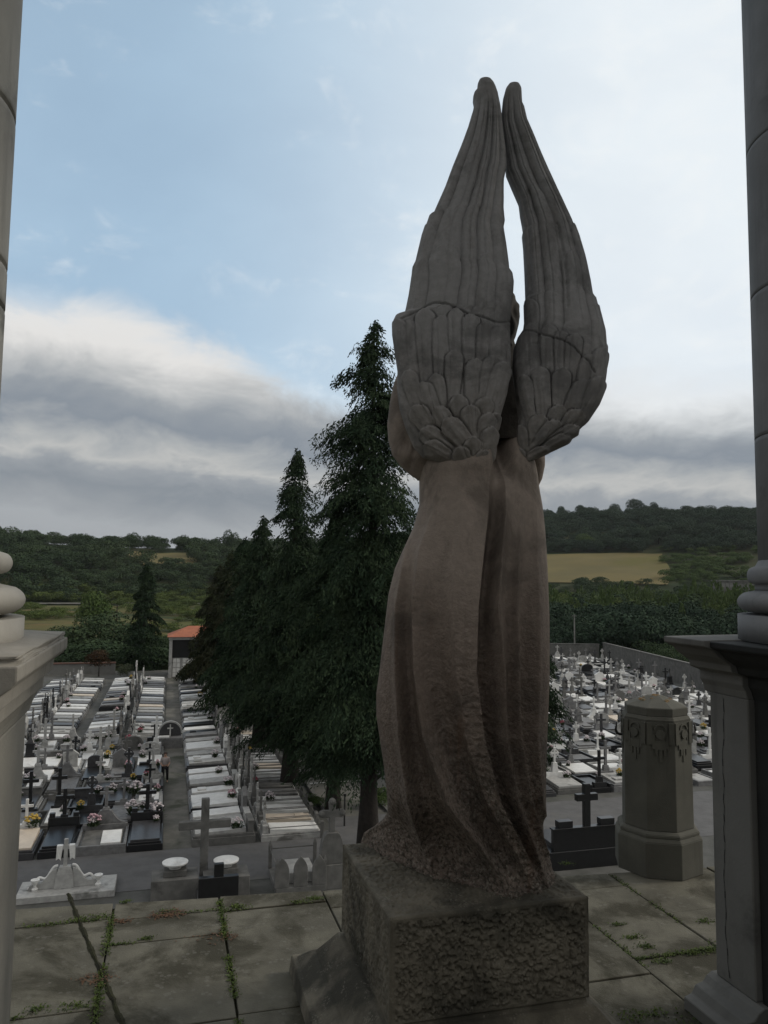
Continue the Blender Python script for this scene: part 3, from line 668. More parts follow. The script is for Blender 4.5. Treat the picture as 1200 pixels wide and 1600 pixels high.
def feathers(px, py, lst, H, base_h):
    h = base_h.copy()
    for k, (tx, ty, bx, by, wd) in enumerate(lst):
        ax, ay = tx - bx, ty - by; Ln = math.hypot(ax, ay); ax /= Ln; ay /= Ln
        s = ((px - bx) * ax + (py - by) * ay) / Ln; t = ((px - bx) * (-ay) + (py - by) * ax) / (wd / 2)
        bend = .12 * math.sin(k * 2.1); t = t - bend * (s - .5) ** 2 * 2
        r_ = wd / 2 / Ln
        wprof = np.where(s > 1 - r_, np.sqrt(np.clip(1 - ((s - (1 - r_)) / r_) ** 2, 0, 1)), np.clip(.72 + .28 * s / .6, .6, 1))
        tt = np.abs(t) / np.maximum(wprof, 1e-3)
        m_ = (tt < 1) & (s > -.15) & (s < 1)
        prof = (1 - tt ** 3.0) ** .6 if False else (1 - np.clip(tt, 0, 1) ** 4)
        hh = H * (.25 + .75 * np.clip(s, 0, 1)) * (.55 + .45 * prof) - .12 * H * np.exp(-(t / .14) ** 2) * np.clip(1.1 - s, 0, 1) + .10 * H * np.cos(t * 6.3)
        lv = h.copy()
        cand = np.where(m_, hh + .0020 * (k / max(1, len(lst))) + .45 * np.clip(lv, -.01, .02) * .5, -1)
        edge_g = np.exp(-((tt - 1.05) / .12) ** 2) * (s > .15) * (s < 1.02) * .25 * H
        h = np.where(m_, np.maximum(cand, h * .55), h - edge_g)
    return h
def long_feathers(px, py, cs, n, seed, H, ends):
    s = (cs + 1) / 2
    s = s + .045 * np.sin(s * 8.5 + seed) + .022 * np.sin(py / 58. + seed) + .008 * np.sin(py / 17. + px / 30.)
    ph = s * n; fr = ph - np.floor(ph); k = np.floor(ph)
    a = fr * 2 - 1
    h = H * (1 - np.abs(a) ** 2.6) - H * .25 * np.exp(-(a / .10) ** 2)
    lvl = hashn(k.astype(np.int64), k.astype(np.int64) * 0, k.astype(np.int64) * 0, seed)
    h += (lvl - .5) * H * .9
    # feather ends: each strip drops a step where its tip ends
    for (kk, ye) in ends:
        m_ = (k == kk); tipd = (ye + 14 * a ** 2) - py
        h = np.where(m_ & (tipd < 0), h + H * .75 * np.exp(np.clip(tipd, -400, 0) / 90.), h)
    return h
def groove(px, py, poly, wd):
    d2 = np.full_like(px, 1e9)
    for (x0, y0), (x1, y1) in zip(poly[:-1], poly[1:]):
        L2 = (x1 - x0) ** 2 + (y1 - y0) ** 2; t = np.clip(((px - x0) * (x1 - x0) + (py - y0) * (y1 - y0)) / L2, 0, 1)
        d2 = np.minimum(d2, (px - x0 - t * (x1 - x0)) ** 2 + (py - y0 - t * (y1 - y0)) ** 2)
    return np.exp(-d2 / wd ** 2)
crL = [(628, 500), (640, 494), (655, 486), (668, 480), (679, 477), (695, 478), (710, 482), (722, 489), (735, 494), (752, 497), (768, 502), (782, 505), (797, 503)]
crR = [(812, 521), (822, 517), (836, 519), (850, 526), (866, 531), (882, 536), (892, 544), (903, 554), (915, 566), (927, 583)]
def wingL_disp(px, py, row, cs):
    lf = long_feathers(px, py, cs, 4.6, 1, .021, [(0, 350), (1, 385), (2, 290), (3, 400), (5, 360)])
    up = smoothstep(py, 515, 470)
    b = lf * (.35 + .65 * up) * smoothstep(py, 128, 200)
    h = feathers(px, py, covL, .038, b)
    h += .0015 * fbm(px / 5., py / 5., seed=6)
    h -= .016 * groove(px, py, crL, 1.1)
    h += .010 * smoothstep(py, 478, 500) * smoothstep(px, 660, 630)
    h += .006 * np.sin((px - 640) / 45.) 
    return h
def wingR_disp(px, py, row, cs):
    b = long_feathers(px, py, cs, 4.0, 5, .021, [(1, 290), (2, 395), (3, 350), (4, 470)]) * (.4 + .6 * smoothstep(py, 580, 510)) * smoothstep(py, 133, 200)
    h = feathers(px, py, covR, .038, b)
    h += .0015 * fbm(px / 5., py / 5., seed=7)
    h -= .015 * groove(px, py, crR, 1.1)
    h -= .014 * groove(px, py, [(870, 350), (880, 400), (884, 440), (886, 480)], 2.0) * (.5 + .5 * vnoise(px / 3, py / 3))
    return h
wl = [(757, 125), (749, 127), (746, 134), (745, 146), (741, 148), (739, 155), (741, 165), (739, 178), (731, 205), (720, 235), (708, 265), (696, 298), (684, 325), (677, 341), (671, 343), (668, 352), (660, 375), (655, 395), (650, 415), (645, 425), (643, 440), (638, 470), (632, 496), (618, 500), (614, 508), (614, 530), (617, 556), (621, 582), (620, 606), (624, 640), (634, 672), (646, 700), (660, 716), (690, 726)]
wr = [(757, 125), (766, 126), (771, 133), (777, 150), (780, 170), (783, 205), (788, 240), (789, 265), (785, 285), (784, 330), (786, 350), (784, 360), (788, 385), (792, 415), (793, 425), (798, 432), (800, 445), (799, 460), (796, 480), (795, 520), (797, 560), (796, 590), (790, 620), (781, 650), (776, 690), (774, 716), (768, 726)]
rows_w = np.concatenate([[125, 125.6, 126.5, 128, 130, 132.5, 135], np.arange(137, 720, 1.5), [721, 723, 725, 726]])
wingl = loft('wing', rows_w, wl, wr, [(125, .004), (128, .04), (140, .065), (200, .085), (300, .10), (450, .145), (560, .165), (640, .15), (680, .115), (700, .09), (715, .06), (726, .03)],
             [(125, -.02), (450, -.10), (600, -.12), (680, -.135), (726, -.155)], wingL_disp, M['wing'], st, 210, 60, .60)
tag(wingl, 'broad left wing with a crack across it')
xl = [(803, 131), (796, 132), (790, 140), (786, 155), (784, 175), (782, 200), (786, 225), (789, 250), (791, 272), (800, 293), (811, 318), (813, 335), (816, 350), (818, 362), (816, 366), (818, 385), (820, 420), (822, 468), (819, 472), (820, 500), (818, 515), (809, 528), (803, 545), (801, 575), (806, 610), (811, 650), (808, 690), (812, 715), (824, 722)]
xr = [(803, 131), (810, 132), (814, 140), (815, 165), (818, 170), (822, 190), (835, 220), (850, 255), (866, 290), (880, 322), (892, 348), (903, 375), (912, 405), (920, 440), (923, 464), (928, 470), (933, 490), (941, 520), (943, 542), (945, 546), (945, 562), (945, 580), (941, 610), (932, 635), (917, 660), (900, 676), (899, 682), (889, 688), (887, 694), (868, 703), (853, 710), (838, 717), (824, 722)]
wingr = loft('wing', np.concatenate([[131, 131.6, 132.5, 134, 136, 138.5, 141], np.arange(143, 716, 1.5), [717, 719, 721, 722]]), xl, xr,
             [(131, .004), (134, .035), (146, .055), (220, .07), (330, .085), (450, .12), (560, .16), (640, .14), (690, .09), (722, .02)],
             [(131, .0), (300, .02), (450, -.03), (600, -.08), (722, -.12)], wingR_disp, M['wing'], st, 190, 60, .60)
tag(wingr, 'narrower right wing with curled lower feathers')

# plinth with hammered faces
c_fl = np.array([.050, 3.44]); c_fr = c_fl + .955 * UA[:2]; c_bl = c_fl + .955 * VA[:2]
CP = c_fl + .4775 * UA[:2] + .4775 * VA[:2]
def grid_face(o, du, dv, nu, nv, nrm, amp, seed, margin=.035):
    s, t = np.meshgrid(np.linspace(0, 1, nu), np.linspace(0, 1, nv), indexing='ij')
    Lu, Lv = np.linalg.norm(du), np.linalg.norm(dv); X_, Y_ = s * Lu, t * Lv
    g = fbm(X_ / .015, Y_ / .016, seed=seed, o=3) + .35 * np.abs(fbm(X_ / .045, Y_ / .03, seed=seed + 9, o=2))
    pit = smoothstep(g, -.12, .16)
    e = np.minimum(np.minimum(X_, Lu - X_), np.minimum(Y_, Lv - Y_)); ef = smoothstep(e, margin * .5, margin)
    chip = .006 * fbm(X_ / .05, Y_ / .05, seed=seed + 4, o=3) * smoothstep(e, 0, .01)
    h = amp * (pit - .6) * ef + amp * .6 * (g) * ef + chip
    r_ = .010; h = h - (np.clip(r_ - e, 0, r_) / r_) ** 2 * r_
    P_ = o + s[..., None] * du + t[..., None] * dv + h[..., None] * nrm
    i = np.arange(nu * nv).reshape(nu, nv)
    return P_.reshape(-1, 3), np.stack([i[:-1, :-1], i[1:, :-1], i[1:, 1:], i[:-1, 1:]], -1).reshape(-1, 4)
Z0p, HP = .305, ZP - .305
O3 = np.array([c_fl[0], c_fl[1], Z0p]); U3 = UA * .955; V3 = VA * .955; H3 = np.array([0, 0, HP])
VV, FF, nb = [], [], 0
for o_, du, dv, nrm, amp, sd_, nu, nv in [(O3, U3, H3, -VA, .012, 31, 330, 160), (O3 + V3, -V3, H3, -UA, .0045, 41, 170, 90), (O3 + H3, U3, V3, np.array([0, 0, 1.]), .0055, 51, 260, 260), (O3 + U3, V3, H3, UA, .010, 61, 120, 60), (O3 + U3 + V3, -U3, H3, VA, .01, 71, 60, 40)]:
    a, b = grid_face(o_, du, dv, nu, nv, nrm, amp, sd_); VV.append(a - ORG); FF.append(b + nb); nb += len(a)
plinth = add_obj('plinth', np_mesh('plinth', np.concatenate(VV), np.concatenate(FF)), st, M['plinth'], True); tag(plinth, 'square hammered stone plinth')
lc = CP - ORG[:2]
def cbox(mb, hs0, hs1, z0, z1):
    q = []
    for hs, z in ((hs0, z0), (hs1, z1)):
        for a, b in ((-1, -1), (1, -1), (1, 1), (-1, 1)):
            p_ = lc + UA[:2] * a * hs + VA[:2] * b * hs; q.append((p_[0], p_[1], z))
    mb.add(q, [(3, 2, 1, 0), (4, 5, 6, 7), (0, 1, 5, 4), (1, 2, 6, 5), (2, 3, 7, 6), (3, 0, 4, 7)])
mb = MB(); cbox(mb, .470, .465, .275, .31); cbox(mb, .60, .494, .15, .285); cbox(mb, .69, .61, .09, .155); cbox(mb, .72, .71, .0, .095)
mb.build('base_course', M['plinth'], plinth, bevel=.012, seg=3)

# ------------------------------------------------------------------ tombs
ORD = ['first', 'second', 'third', 'fourth', 'fifth', 'sixth', 'seventh', 'eighth', 'ninth', 'tenth', 'eleventh', 'twelfth', 'thirteenth', 'fourteenth', 'fifteenth', 'sixteenth', 'seventeenth', 'eighteenth', 'nineteenth', 'twentieth']
ORD += ['twenty-' + o for o in ORD[:9]] + ['thirtieth'] + ['thirty-' + o for o in ORD[:9]] + ['fortieth'] + ['forty-' + o for o in ORD[:9]]
NUM = ['one', 'two', 'three', 'four', 'five', 'six', 'seven', 'eight', 'nine', 'ten', 'eleven', 'twelve', 'thirteen', 'fourteen', 'fifteen', 'sixteen', 'seventeen', 'eighteen', 'nineteen', 'twenty', 'twenty-one', 'twenty-two', 'twenty-three', 'twenty-four', 'twenty-five', 'twenty-six', 'twenty-seven', 'twenty-eight', 'twenty-nine', 'thirty']
cache = {}
def cached(key, fn):
    if key not in cache: cache[key] = fn()
    return cache[key]
def part(name, me, mat, parent, loc=None):
    """mesh data shared through the cache; the material sits on the object"""
    o = bpy.data.objects.new(name, me); C.objects.link(o); o.parent = parent
    if not me.materials: me.materials.append(None)
    o.material_slots[0].link = 'OBJECT'; o.material_slots[0].material = mat
    if loc is not None: o.location = loc
    return o
def cross_poly(mb, x, y, z, h, arm, t, th, at=.68, flare=0.):
    """latin cross standing at x,y,z; thickness th along y"""
    a = z + h * at; e = t * (1 + flare)
    out = [(x - t / 2, z), (x + t / 2, z), (x + t / 2, a - t / 2), (x + arm, a - e / 2), (x + arm, a + e / 2), (x + t / 2, a + t / 2), (x + e / 2, z + h), (x - e / 2, z + h), (x - t / 2, a + t / 2), (x - arm, a + e / 2), (x - arm, a - e / 2), (x - t / 2, a - t / 2)]
    mb.extr_y(out, y - th / 2, y + th / 2)
def ring(mb, x, y, z, r, w_, th, n=16):
    for i in range(n):
        a0, a1 = 2 * math.pi * i / n, 2 * math.pi * (i + 1) / n
        mb.extr_y([(x + math.cos(a) * q, z + math.sin(a) * q) for a, q in ((a0, r - w_), (a1, r - w_), (a1, r), (a0, r))], y - th / 2, y + th / 2)
def head_mesh(kind, w_):
    mb = MB()
    if kind == 'cross':
        mb.box(-w_ * .36, w_ * .36, -.14, .14, 0, .34, .02, .02); mb.box(-.17, .17, -.11, .11, .34, .46, .02, .02); cross_poly(mb, 0, 0, .46, .98, .27, .12, .10)
    elif kind == 'tall cross':
        mb.box(-w_ * .32, w_ * .32, -.16, .16, 0, .30, .02, .02); mb.box(-.2, .2, -.13, .13, .30, .62, .05, .02); cross_poly(mb, 0, 0, .62, 1.45, .36, .16, .13)
    elif kind == 'flared cross':
        mb.box(-w_ * .38, w_ * .38, -.14, .14, 0, .25); mb.box(-.22, .22, -.12, .12, .25, .7, .09, .02); cross_poly(mb, 0, 0, .7, .8, .26, .12, .10, .6, .7); ring(mb, 0, 0, .7 + .8 * .6, .19, .05, .07)
    elif kind == 'ringed cross':
        mb.box(-w_ * .34, w_ * .34, -.15, .15, 0, .4, .03, .03); mb.box(-.2, .2, -.12, .12, .4, .95, .06, .02); cross_poly(mb, 0, 0, .95, .85, .27, .13, .10, .62, .2); ring(mb, 0, 0, .95 + .85 * .62, .24, .06, .07)
    elif kind == 'rounded stone':
        n = 12; hw = w_ * .36; out = [(-hw, 0), (hw, 0)] + [(hw * math.cos(math.pi * i / n), .62 + hw * .62 * math.sin(math.pi * i / n)) for i in range(n + 1)]
        mb.extr_y(out, -.08, .08); mb.box(-w_ * .42, w_ * .42, -.14, .14, 0, .12)
    elif kind == 'gabled stone':
        hw = w_ * .34; mb.box(-hw - .05, hw + .05, -.16, .16, 0, .18); mb.extr_y([(-hw, .18), (hw, .18), (hw, .85), (hw + .06, .85), (hw + .06, .93), (0, 1.28), (-hw - .06, .93), (-hw - .06, .85), (-hw, .85)], -.11, .11); cross_poly(mb, 0, 0, 1.24, .42, .13, .06, .06)
    elif kind == 'pinnacle':
        mb.box(-.34, .34, -.22, .22, 0, .30); mb.box(-.26, .26, -.18, .18, .30, .95, .03, .02); mb.box(-.30, .30, -.21, .21, .95, 1.03); mb.box(-.24, .24, -.16, .16, 1.03, 1.40, .17, .10); cross_poly(mb, 0, 0, 1.38, .55, .17, .07, .07)
    elif kind == 'low block':
        mb.box(-w_ * .42, w_ * .42, -.13, .13, 0, .46, 0, .03); mb.box(-w_ * .45, w_ * .45, -.15, .15, .46, .52)
    elif kind == 'wide wall with cross':
        mb.box(-w_ * .48, w_ * .48, -.13, .13, 0, .55); mb.box(-.16, .16, -.12, .12, .55, .66); cross_poly(mb, 0, 0, .66, 1.15, .40, .17, .15, .66); mb.box(-w_ * .45, -w_ * .28, -.11, .11, .55, .74); mb.box(w_ * .28, w_ * .45, -.11, .11, .55, .74)
    elif kind == 'curved monument':
        mb.box(-w_ * .47, w_ * .47, -.2, .2, 0, .30)
        n = 10; out = [(-w_ * .45, .30), (w_ * .45, .30)]; out += [(w_ * (.45 - .33 * (i / n)), .34 + .55 * (i / n) ** 2.4) for i in range(n + 1)]; out += [(-w_ * (.12 + .33 * (i / n)), .34 + .55 * (1 - i / n) ** 2.4) for i in range(n + 1)]
        mb.extr_y(out, -.13, .13); mb.box(-.17, .17, -.15, .15, .89, 1.02, .04, .03); cross_poly(mb, 0, 0, 1.02, .95, .30, .13, .11)
    return mb.mesh(kind.replace(' ', '_'), .012)
HEADNAME = {'cross': ('headstone_cross', 'small cross'), 'tall cross': ('headstone_cross', 'tall cross'), 'flared cross': ('headstone_cross', 'flared cross'), 'ringed cross': ('headstone_cross', 'ringed cross'),
            'rounded stone': ('headstone', 'rounded headstone'), 'gabled stone': ('headstone', 'gabled headstone'), 'pinnacle': ('headstone', 'pinnacle'), 'low block': ('headstone', 'low headstone'),
            'wide wall with cross': ('headstone', 'wide cross wall'), 'curved monument': ('headstone', 'curved cross monument')}
MATNAME = {'white_marble': 'white marble', 'cream_marble': 'cream marble', 'grey_granite': 'grey granite', 'pale_granite': 'pale stone', 'dark_granite': 'dark granite', 'black_granite': 'black granite', 'concrete': 'grey concrete'}
COL = {'white_marble': 'white', 'cream_marble': 'cream', 'grey_granite': 'grey', 'pale_granite': 'pale', 'dark_granite': 'dark', 'black_granite': 'black', 'concrete': 'grey'}
TOMBS = []
def tomb(u, v, face, w_, Ln, kb, ks, kh, head, where, group, kh_h=.34, style=0, posts=False):
    """u,v: centre of the plot. face: where the headstone stands (0 far, 1 left, 2 near, 3 right)"""
    p = uv(u, v, GZ + .02)
    t = empty('tomb', p, ANG + face * math.pi / 2)
    kw = cached(('kerb', round(w_, 1), round(Ln, 1), round(kh_h, 2), style), lambda: kerb_mesh(round(w_, 1), round(Ln, 1), round(kh_h, 2), style))
    part('kerb', kw, M[kb], t)
    sw = cached(('slab', round(w_, 1), round(Ln, 1), round(kh_h, 2), style), lambda: slab_mesh(round(w_, 1), round(Ln, 1), round(kh_h, 2), style))
    part('slab', sw, M[ks], t)
    nm, txt = HEADNAME[head]
    part(nm, cached(('head', head, round(w_, 1)), lambda: head_mesh(head, round(w_, 1))), M[kh], t, (0, round(Ln, 1) / 2 - .20, round(kh_h, 2) if style != 1 else round(kh_h, 2) * .6))
    if posts:
        part('railing', cached(('rail', round(w_, 1), round(Ln, 1)), lambda: rail_mesh(round(w_, 1), round(Ln, 1))), M['concrete'], t)
    lab = f"{MATNAME[ks]} tomb with {COL[kh]} {txt}, {where}"
    if len(lab.split()) > 16: print('LONG', lab)
    tag(t, lab, 'tomb', group)
    TOMBS.append((t, u, v, face, w_, Ln, round(kh_h, 2), where))
    return t
def kerb_mesh(w_, Ln, h, st_):
    mb = MB()
    if st_ == 1:
        k = .12; mb.box(-w_ / 2, w_ / 2, -Ln / 2, Ln / 2, 0, h * .6); 
        for x0, x1, y0, y1 in ((-w_ / 2, w_ / 2, -Ln / 2, -Ln / 2 + k), (-w_ / 2, -w_ / 2 + k, -Ln / 2 + k + .003, Ln / 2 - .003), (w_ / 2 - k, w_ / 2, -Ln / 2 + k + .003, Ln / 2 - .003)): mb.box(x0, x1, y0, y1, h * .6 + .002, h)
    else:
        mb.box(-w_ / 2, w_ / 2, -Ln / 2, Ln / 2, 0, h * .75); mb.box(-w_ / 2 + .05, w_ / 2 - .05, -Ln / 2 + .05, Ln / 2 - .03, h * .75, h)
    return mb.mesh('kerb', .012)
def slab_mesh(w_, Ln, h, st_):
    mb = MB(); m_ = .13 if st_ != 2 else .2
    if st_ == 1: mb.box(-w_ / 2 + .2, w_ / 2 - .2, -Ln / 2 + .22, Ln / 2 - .5, h * .6 + .002, h * .6 + .1, .02, .02)
    else: mb.wedge(-w_ / 2 + m_, w_ / 2 - m_, -Ln / 2 + m_, Ln / 2 - .42, h, h + .09, h + .20)
    if st_ == 2: mb.box(-w_ / 2 + .42, w_ / 2 - .42, -Ln / 2 + .5, -Ln / 2 + .95, h + .12, h + .20)
    return mb.mesh('slab', .010)
def rail_mesh(w_, Ln):
    mb = MB()
    for s_ in (-1, 1):
        mb.box(s_ * w_ / 2 - .07, s_ * w_ / 2 + .07, -Ln / 2 - .06, -Ln / 2 + .08, 0, .72); mb.box(s_ * w_ / 2 - .09, s_ * w_ / 2 + .09, -Ln / 2 - .08, -Ln / 2 + .10, .72, .78, .04, .04)
        mb.tube([(s_ * w_ / 2, -Ln / 2, .60), (s_ * w_ / 2, Ln / 2 - .3, .60)], .02, 6)
    mb.tube([(-w_ / 2, -Ln / 2, .60), (w_ / 2, -Ln / 2, .60)], .02, 6)
    return mb.mesh('railing')
def pick(r, items): 
    tot = sum(w_ for _, w_ in items); x = r.random() * tot
    for a, w_ in items:
        x -= w_
        if x <= 0: return a
    return items[-1][0]
KS = [('white_marble', 6), ('grey_granite', 3.5), ('pale_granite', 4), ('dark_granite', 2.0), ('black_granite', 1.8), ('cream_marble', .5)]
KB = [('grey_granite', 3), ('pale_granite', 2), ('concrete', 3), ('dark_granite', 1), ('black_granite', .7)]
KH = [('grey_granite', 3), ('pale_granite', 4), ('white_marble', 2.0), ('black_granite', 1.4), ('dark_granite', 1), ('concrete', 2)]
HD = [('cross', 4), ('tall cross', 3), ('flared cross', 2), ('ringed cross', 1.4), ('rounded stone', 2), ('gabled stone', 1.6), ('pinnacle', 1.4), ('low block', 2), ('curved monument', 1)]
def rnd_tomb(r, u, v, face, w_, Ln, where, group, heads=HD, **k):
    ks = pick(r, KS); kb = pick(r, KB); kh = pick(r, KH)
    if ks in ('black_granite',): kb = 'black_granite'; kh = r.choice(['black_granite', 'black_granite', 'dark_granite'])
    return tomb(u, v, face, w_, Ln, kb, ks, kh, pick(r, heads), where, group, kh_h=r.choice([.3, .34, .42, .5]), style=r.choice([0, 0, 2, 1]), **k)
r = random.Random(11)
LOWH = [('cross', 3), ('rounded stone', 2), ('low block', 3), ('gabled stone', 1), ('flared cross', 1.5), ('tall cross', .6)]
# column right of the path, headstones at its right end
v = 36.9; n = 0
while v < 94.5:
    w_ = 1.3
    ks = pick(r, [('white_marble', 4), ('pale_granite', 3), ('grey_granite', 2.5), ('dark_granite', 1), ('black_granite', .8)])
    kb = 'black_granite' if ks == 'black_granite' else pick(r, KB); kh = pick(r, KH)
    tomb(2.78, v, 3, w_, 2.75, kb, ks, kh, pick(r, LOWH), f"{ORD[n]} from the cross road, right of path", 'tombs in the column right of the path', kh_h=.36 + .1 * (n % 3 == 0), style=0 if r.random() < .8 else 2)
    v += 1.42 if n != 8 else 2.0; n += 1
# back to back with it, railed tombs toward the tree road
v = 36.9; n = 0
while v < 60:
    tomb(5.85, v, 1, 1.3, 2.75, 'pale_granite' if n < 6 else 'concrete', ['white_marble', 'cream_marble', 'white_marble', 'white_marble', 'grey_granite', 'concrete', 'pale_granite'][n % 7], 'concrete' if n % 2 else 'pale_granite', pick(r, [('tall cross', 3), ('cross', 2), ('ringed cross', 2)]),
         f"{ORD[n]} from the cross road, beside the trees", 'railed tombs beside the tree road', kh_h=.3, style=2 if n == 1 else 0, posts=True)
    v += 1.5; n += 1
# first row left of the path, plots large enough to tell apart
G1 = 'tombs in rows left of the path'
tomb(-.62, 37.7, 0, 1.5, 2.9, 'black_granite', 'dark_granite', 'black_granite', 'wide wall with cross', 'at the corner of path and road', G1, kh_h=.4)
tt = tomb(-2.45, 37.7, 0, 2.1, 2.9, 'grey_granite', 'concrete', 'grey_granite', 'curved monument', 'front row, second left of path', G1, kh_h=.4, style=1)
mb = MB(); mb.wedge(-.02, .80, -1.25, .10, .25, .44, .56); o = mb.build('white_cover', M['white_marble'], tt, .012); tag(o, 'white marble cover on the right half')
tomb(-4.25, 37.7, 0, 1.4, 2.9, 'black_granite', 'black_granite', 'black_granite', 'wide wall with cross', 'front row, third left of path', G1, kh_h=.4)
tomb(-5.85, 37.7, 0, 1.5, 2.9, 'dark_granite', 'cream_marble', 'white_marble', 'cross', 'front row, beside the left pier', G1, kh_h=.4)
mb = MB(); mb.box(-.55, .55, -.9, .9, 0, .10)
for k, vv in enumerate([40.7, 43.6, 46.4, 49.2, 52.0, 54.8, 57.6]):
    u = .08; n = 0
    while u - .65 > -.172 * vv - 1.2:
        w_ = r.choice([1.1, 1.2, 1.4, 1.7])
        rnd_tomb(r, u - w_ / 2, vv + r.uniform(-.12, .12), 0, w_, 2.5, f"{ORD[n]} left of path, row {NUM[k + 1]}", G1)
        u -= w_ + r.choice([.08, .12, .2]); n += 1
# long columns further back
for ci, (uc, fc_) in enumerate([(-1.3, 1), (-4.3, 3), (-7.8, 1), (-10.8, 3)]):
    v = 60.6; n = 0
    while v < 94:
        if uc > -.172 * v - .5 and not (ci == 1 and 70 < v < 73):
            ks = pick(r, KS); kb = 'black_granite' if ks == 'black_granite' else pick(r, KB)
            tomb(uc, v, fc_, 1.2, 2.6, kb, ks, pick(r, KH), pick(r, LOWH), f"{ORD[n]} of far column {NUM[ci]} left of path", 'tombs in the far left columns', kh_h=.4, style=0 if r.random() < .85 else 2)
        v += 1.52; n += 1
# right field: rows of tombs, crosses crowding behind one another
DG = 'tombs in the right field'
vr = 41.2; row = 0; placed = 0
while True:
    pt = 2.9 + (vr - 40) * .010
    n = 0; u = 12.6
    while u < 75:
        w_ = r.choice([1.3, 1.5, 1.8, 2.2]) if vr < 60 else r.choice([1.5, 1.7, 2.2])
        uc = u + w_ / 2; p = uv(uc, vr); q = p[0] / p[1]
        if .185 < q < .44 and p[0] < 33.5 and p[1] < 119 and not (.155 < q < .19 and False):
            rnd_tomb(r, uc, vr + r.uniform(-.2, .2), 0 if r.random() < .8 else 2, w_, 2.3, f"{ORD[n]} from left, right field row {NUM[row]}", DG, heads=[('cross', 3), ('tall cross', 4), ('flared cross', 3), ('ringed cross', 2.5), ('rounded stone', 1), ('gabled stone', 2), ('pinnacle', 3), ('curved monument', 1.5)])
            n += 1; placed += 1
        u += w_ + r.choice([.15, .25, .4])
        if vr > 75: u += .35
    vr += pt; row += 1
    if uv(0, vr)[1] > 125 or row > 29: break
print('tombs', len(TOMBS), 'right', placed)

# ------------------------------------------------------------------ bouquets resting on tombs
def bouquet_meshes(seed):
    g = np.random.default_rng(seed); n = 30
    th = g.uniform(0, 2 * math.pi, n); ph = g.uniform(.05, 1.35, n); rr = .20 * g.uniform(.75, 1.1, n)
    c = np.stack([rr * np.sin(ph) * np.cos(th), rr * np.sin(ph) * np.sin(th) * .8, .16 + rr * np.cos(ph)], -1)
    o = np.array([(1, 0, 0), (-1, 0, 0), (0, 1, 0), (0, -1, 0), (0, 0, .7), (0, 0, -.7)]) * .045
    V = (c[:, None] + o[None] * g.uniform(.7, 1.25, (n, 1, 1))).reshape(-1, 3)
    f = np.array([(0, 2, 4), (2, 1, 4), (1, 3, 4), (3, 0, 4), (2, 0, 5), (1, 2, 5), (3, 1, 5), (0, 3, 5)])
    Fq = (f[None] + 6 * np.arange(n)[:, None, None]).reshape(-1, 3)
    P_ = np.stack([g.uniform(-.13, .13, 70), g.uniform(-.1, .1, 70), g.uniform(0, .12, 70)], -1)
    V2, F2 = blades(P_, .24, .07, 1.2, seed)
    return np_mesh('petals', V, Fq), np_mesh('leaves', V2, F2)
BM = [bouquet_meshes(s) for s in range(3)]
for i, (t, u, v, face, w_, Ln, h, where) in enumerate(TOMBS):
    d_ = math.hypot(u, v)
    if r.random() > (.62 if d_ < 60 else .22): continue
    side = r.choice([-1, 1]); lx = side * w_ * .28; ly = Ln / 2 - .55 - (r.random() * .5)
    a = ANG + face * math.pi / 2; c, s = math.cos(a), math.sin(a)
    bx = t.location.x + lx * c - ly * s; by = t.location.y + lx * s + ly * c
    colr, mt = r.choice([('white', 'flower_white')] * 9 + [('red', 'flower_red'), ('pink', 'flower_pink'), ('pink', 'flower_pink'), ('yellow', 'flower_yellow')])
    b = empty('bouquet', (bx, by, GZ + .02 + h + .12), r.uniform(0, 6)); sc_ = r.uniform(.9, 1.5); b.scale = (sc_, sc_, sc_)
    pm, lm = r.choice(BM); part('petals', pm, M[mt], b); part('leaves', lm, M['bouquet_leaf'], b)
    wh = where[3:] if where.startswith('at ') else where
    tag(b, f"{colr} bouquet on the tomb {where}", 'bouquet', 'bouquets resting on the tombs')
for k, (px, py, mt, colr, txt, sz) in enumerate([(50, 1292, 'flower_yellow', 'yellow', 'heaped in front of the white cross by the left pier', 1.7), (206, 1272, 'flower_white', 'white', 'left of the dark cross at the path corner', 1.9), (243, 1276, 'flower_white', 'white', 'right of the dark cross at the path corner', 2.1),
                                         (147, 1290, 'flower_pink', 'pink', 'on the double grey plot beside the white slab', 1.6), (212, 1240, 'flower_white', 'white', 'in the middle of the second row by the path', 1.9), (197, 1236, 'flower_white', 'small white', 'at the left of the second row bouquets', 1.5)]):
    p = on_z(px, py, GZ + .62); b = empty('bouquet', (p[0], p[1], GZ + .55), k); b.scale = (sz, sz, sz)
    part('petals', BM[k % 3][0], M[mt], b); part('leaves', BM[k % 3][1], M['bouquet_leaf'], b); tag(b, f"large {colr} bouquet {txt}", 'bouquet', 'bouquets resting on the tombs')

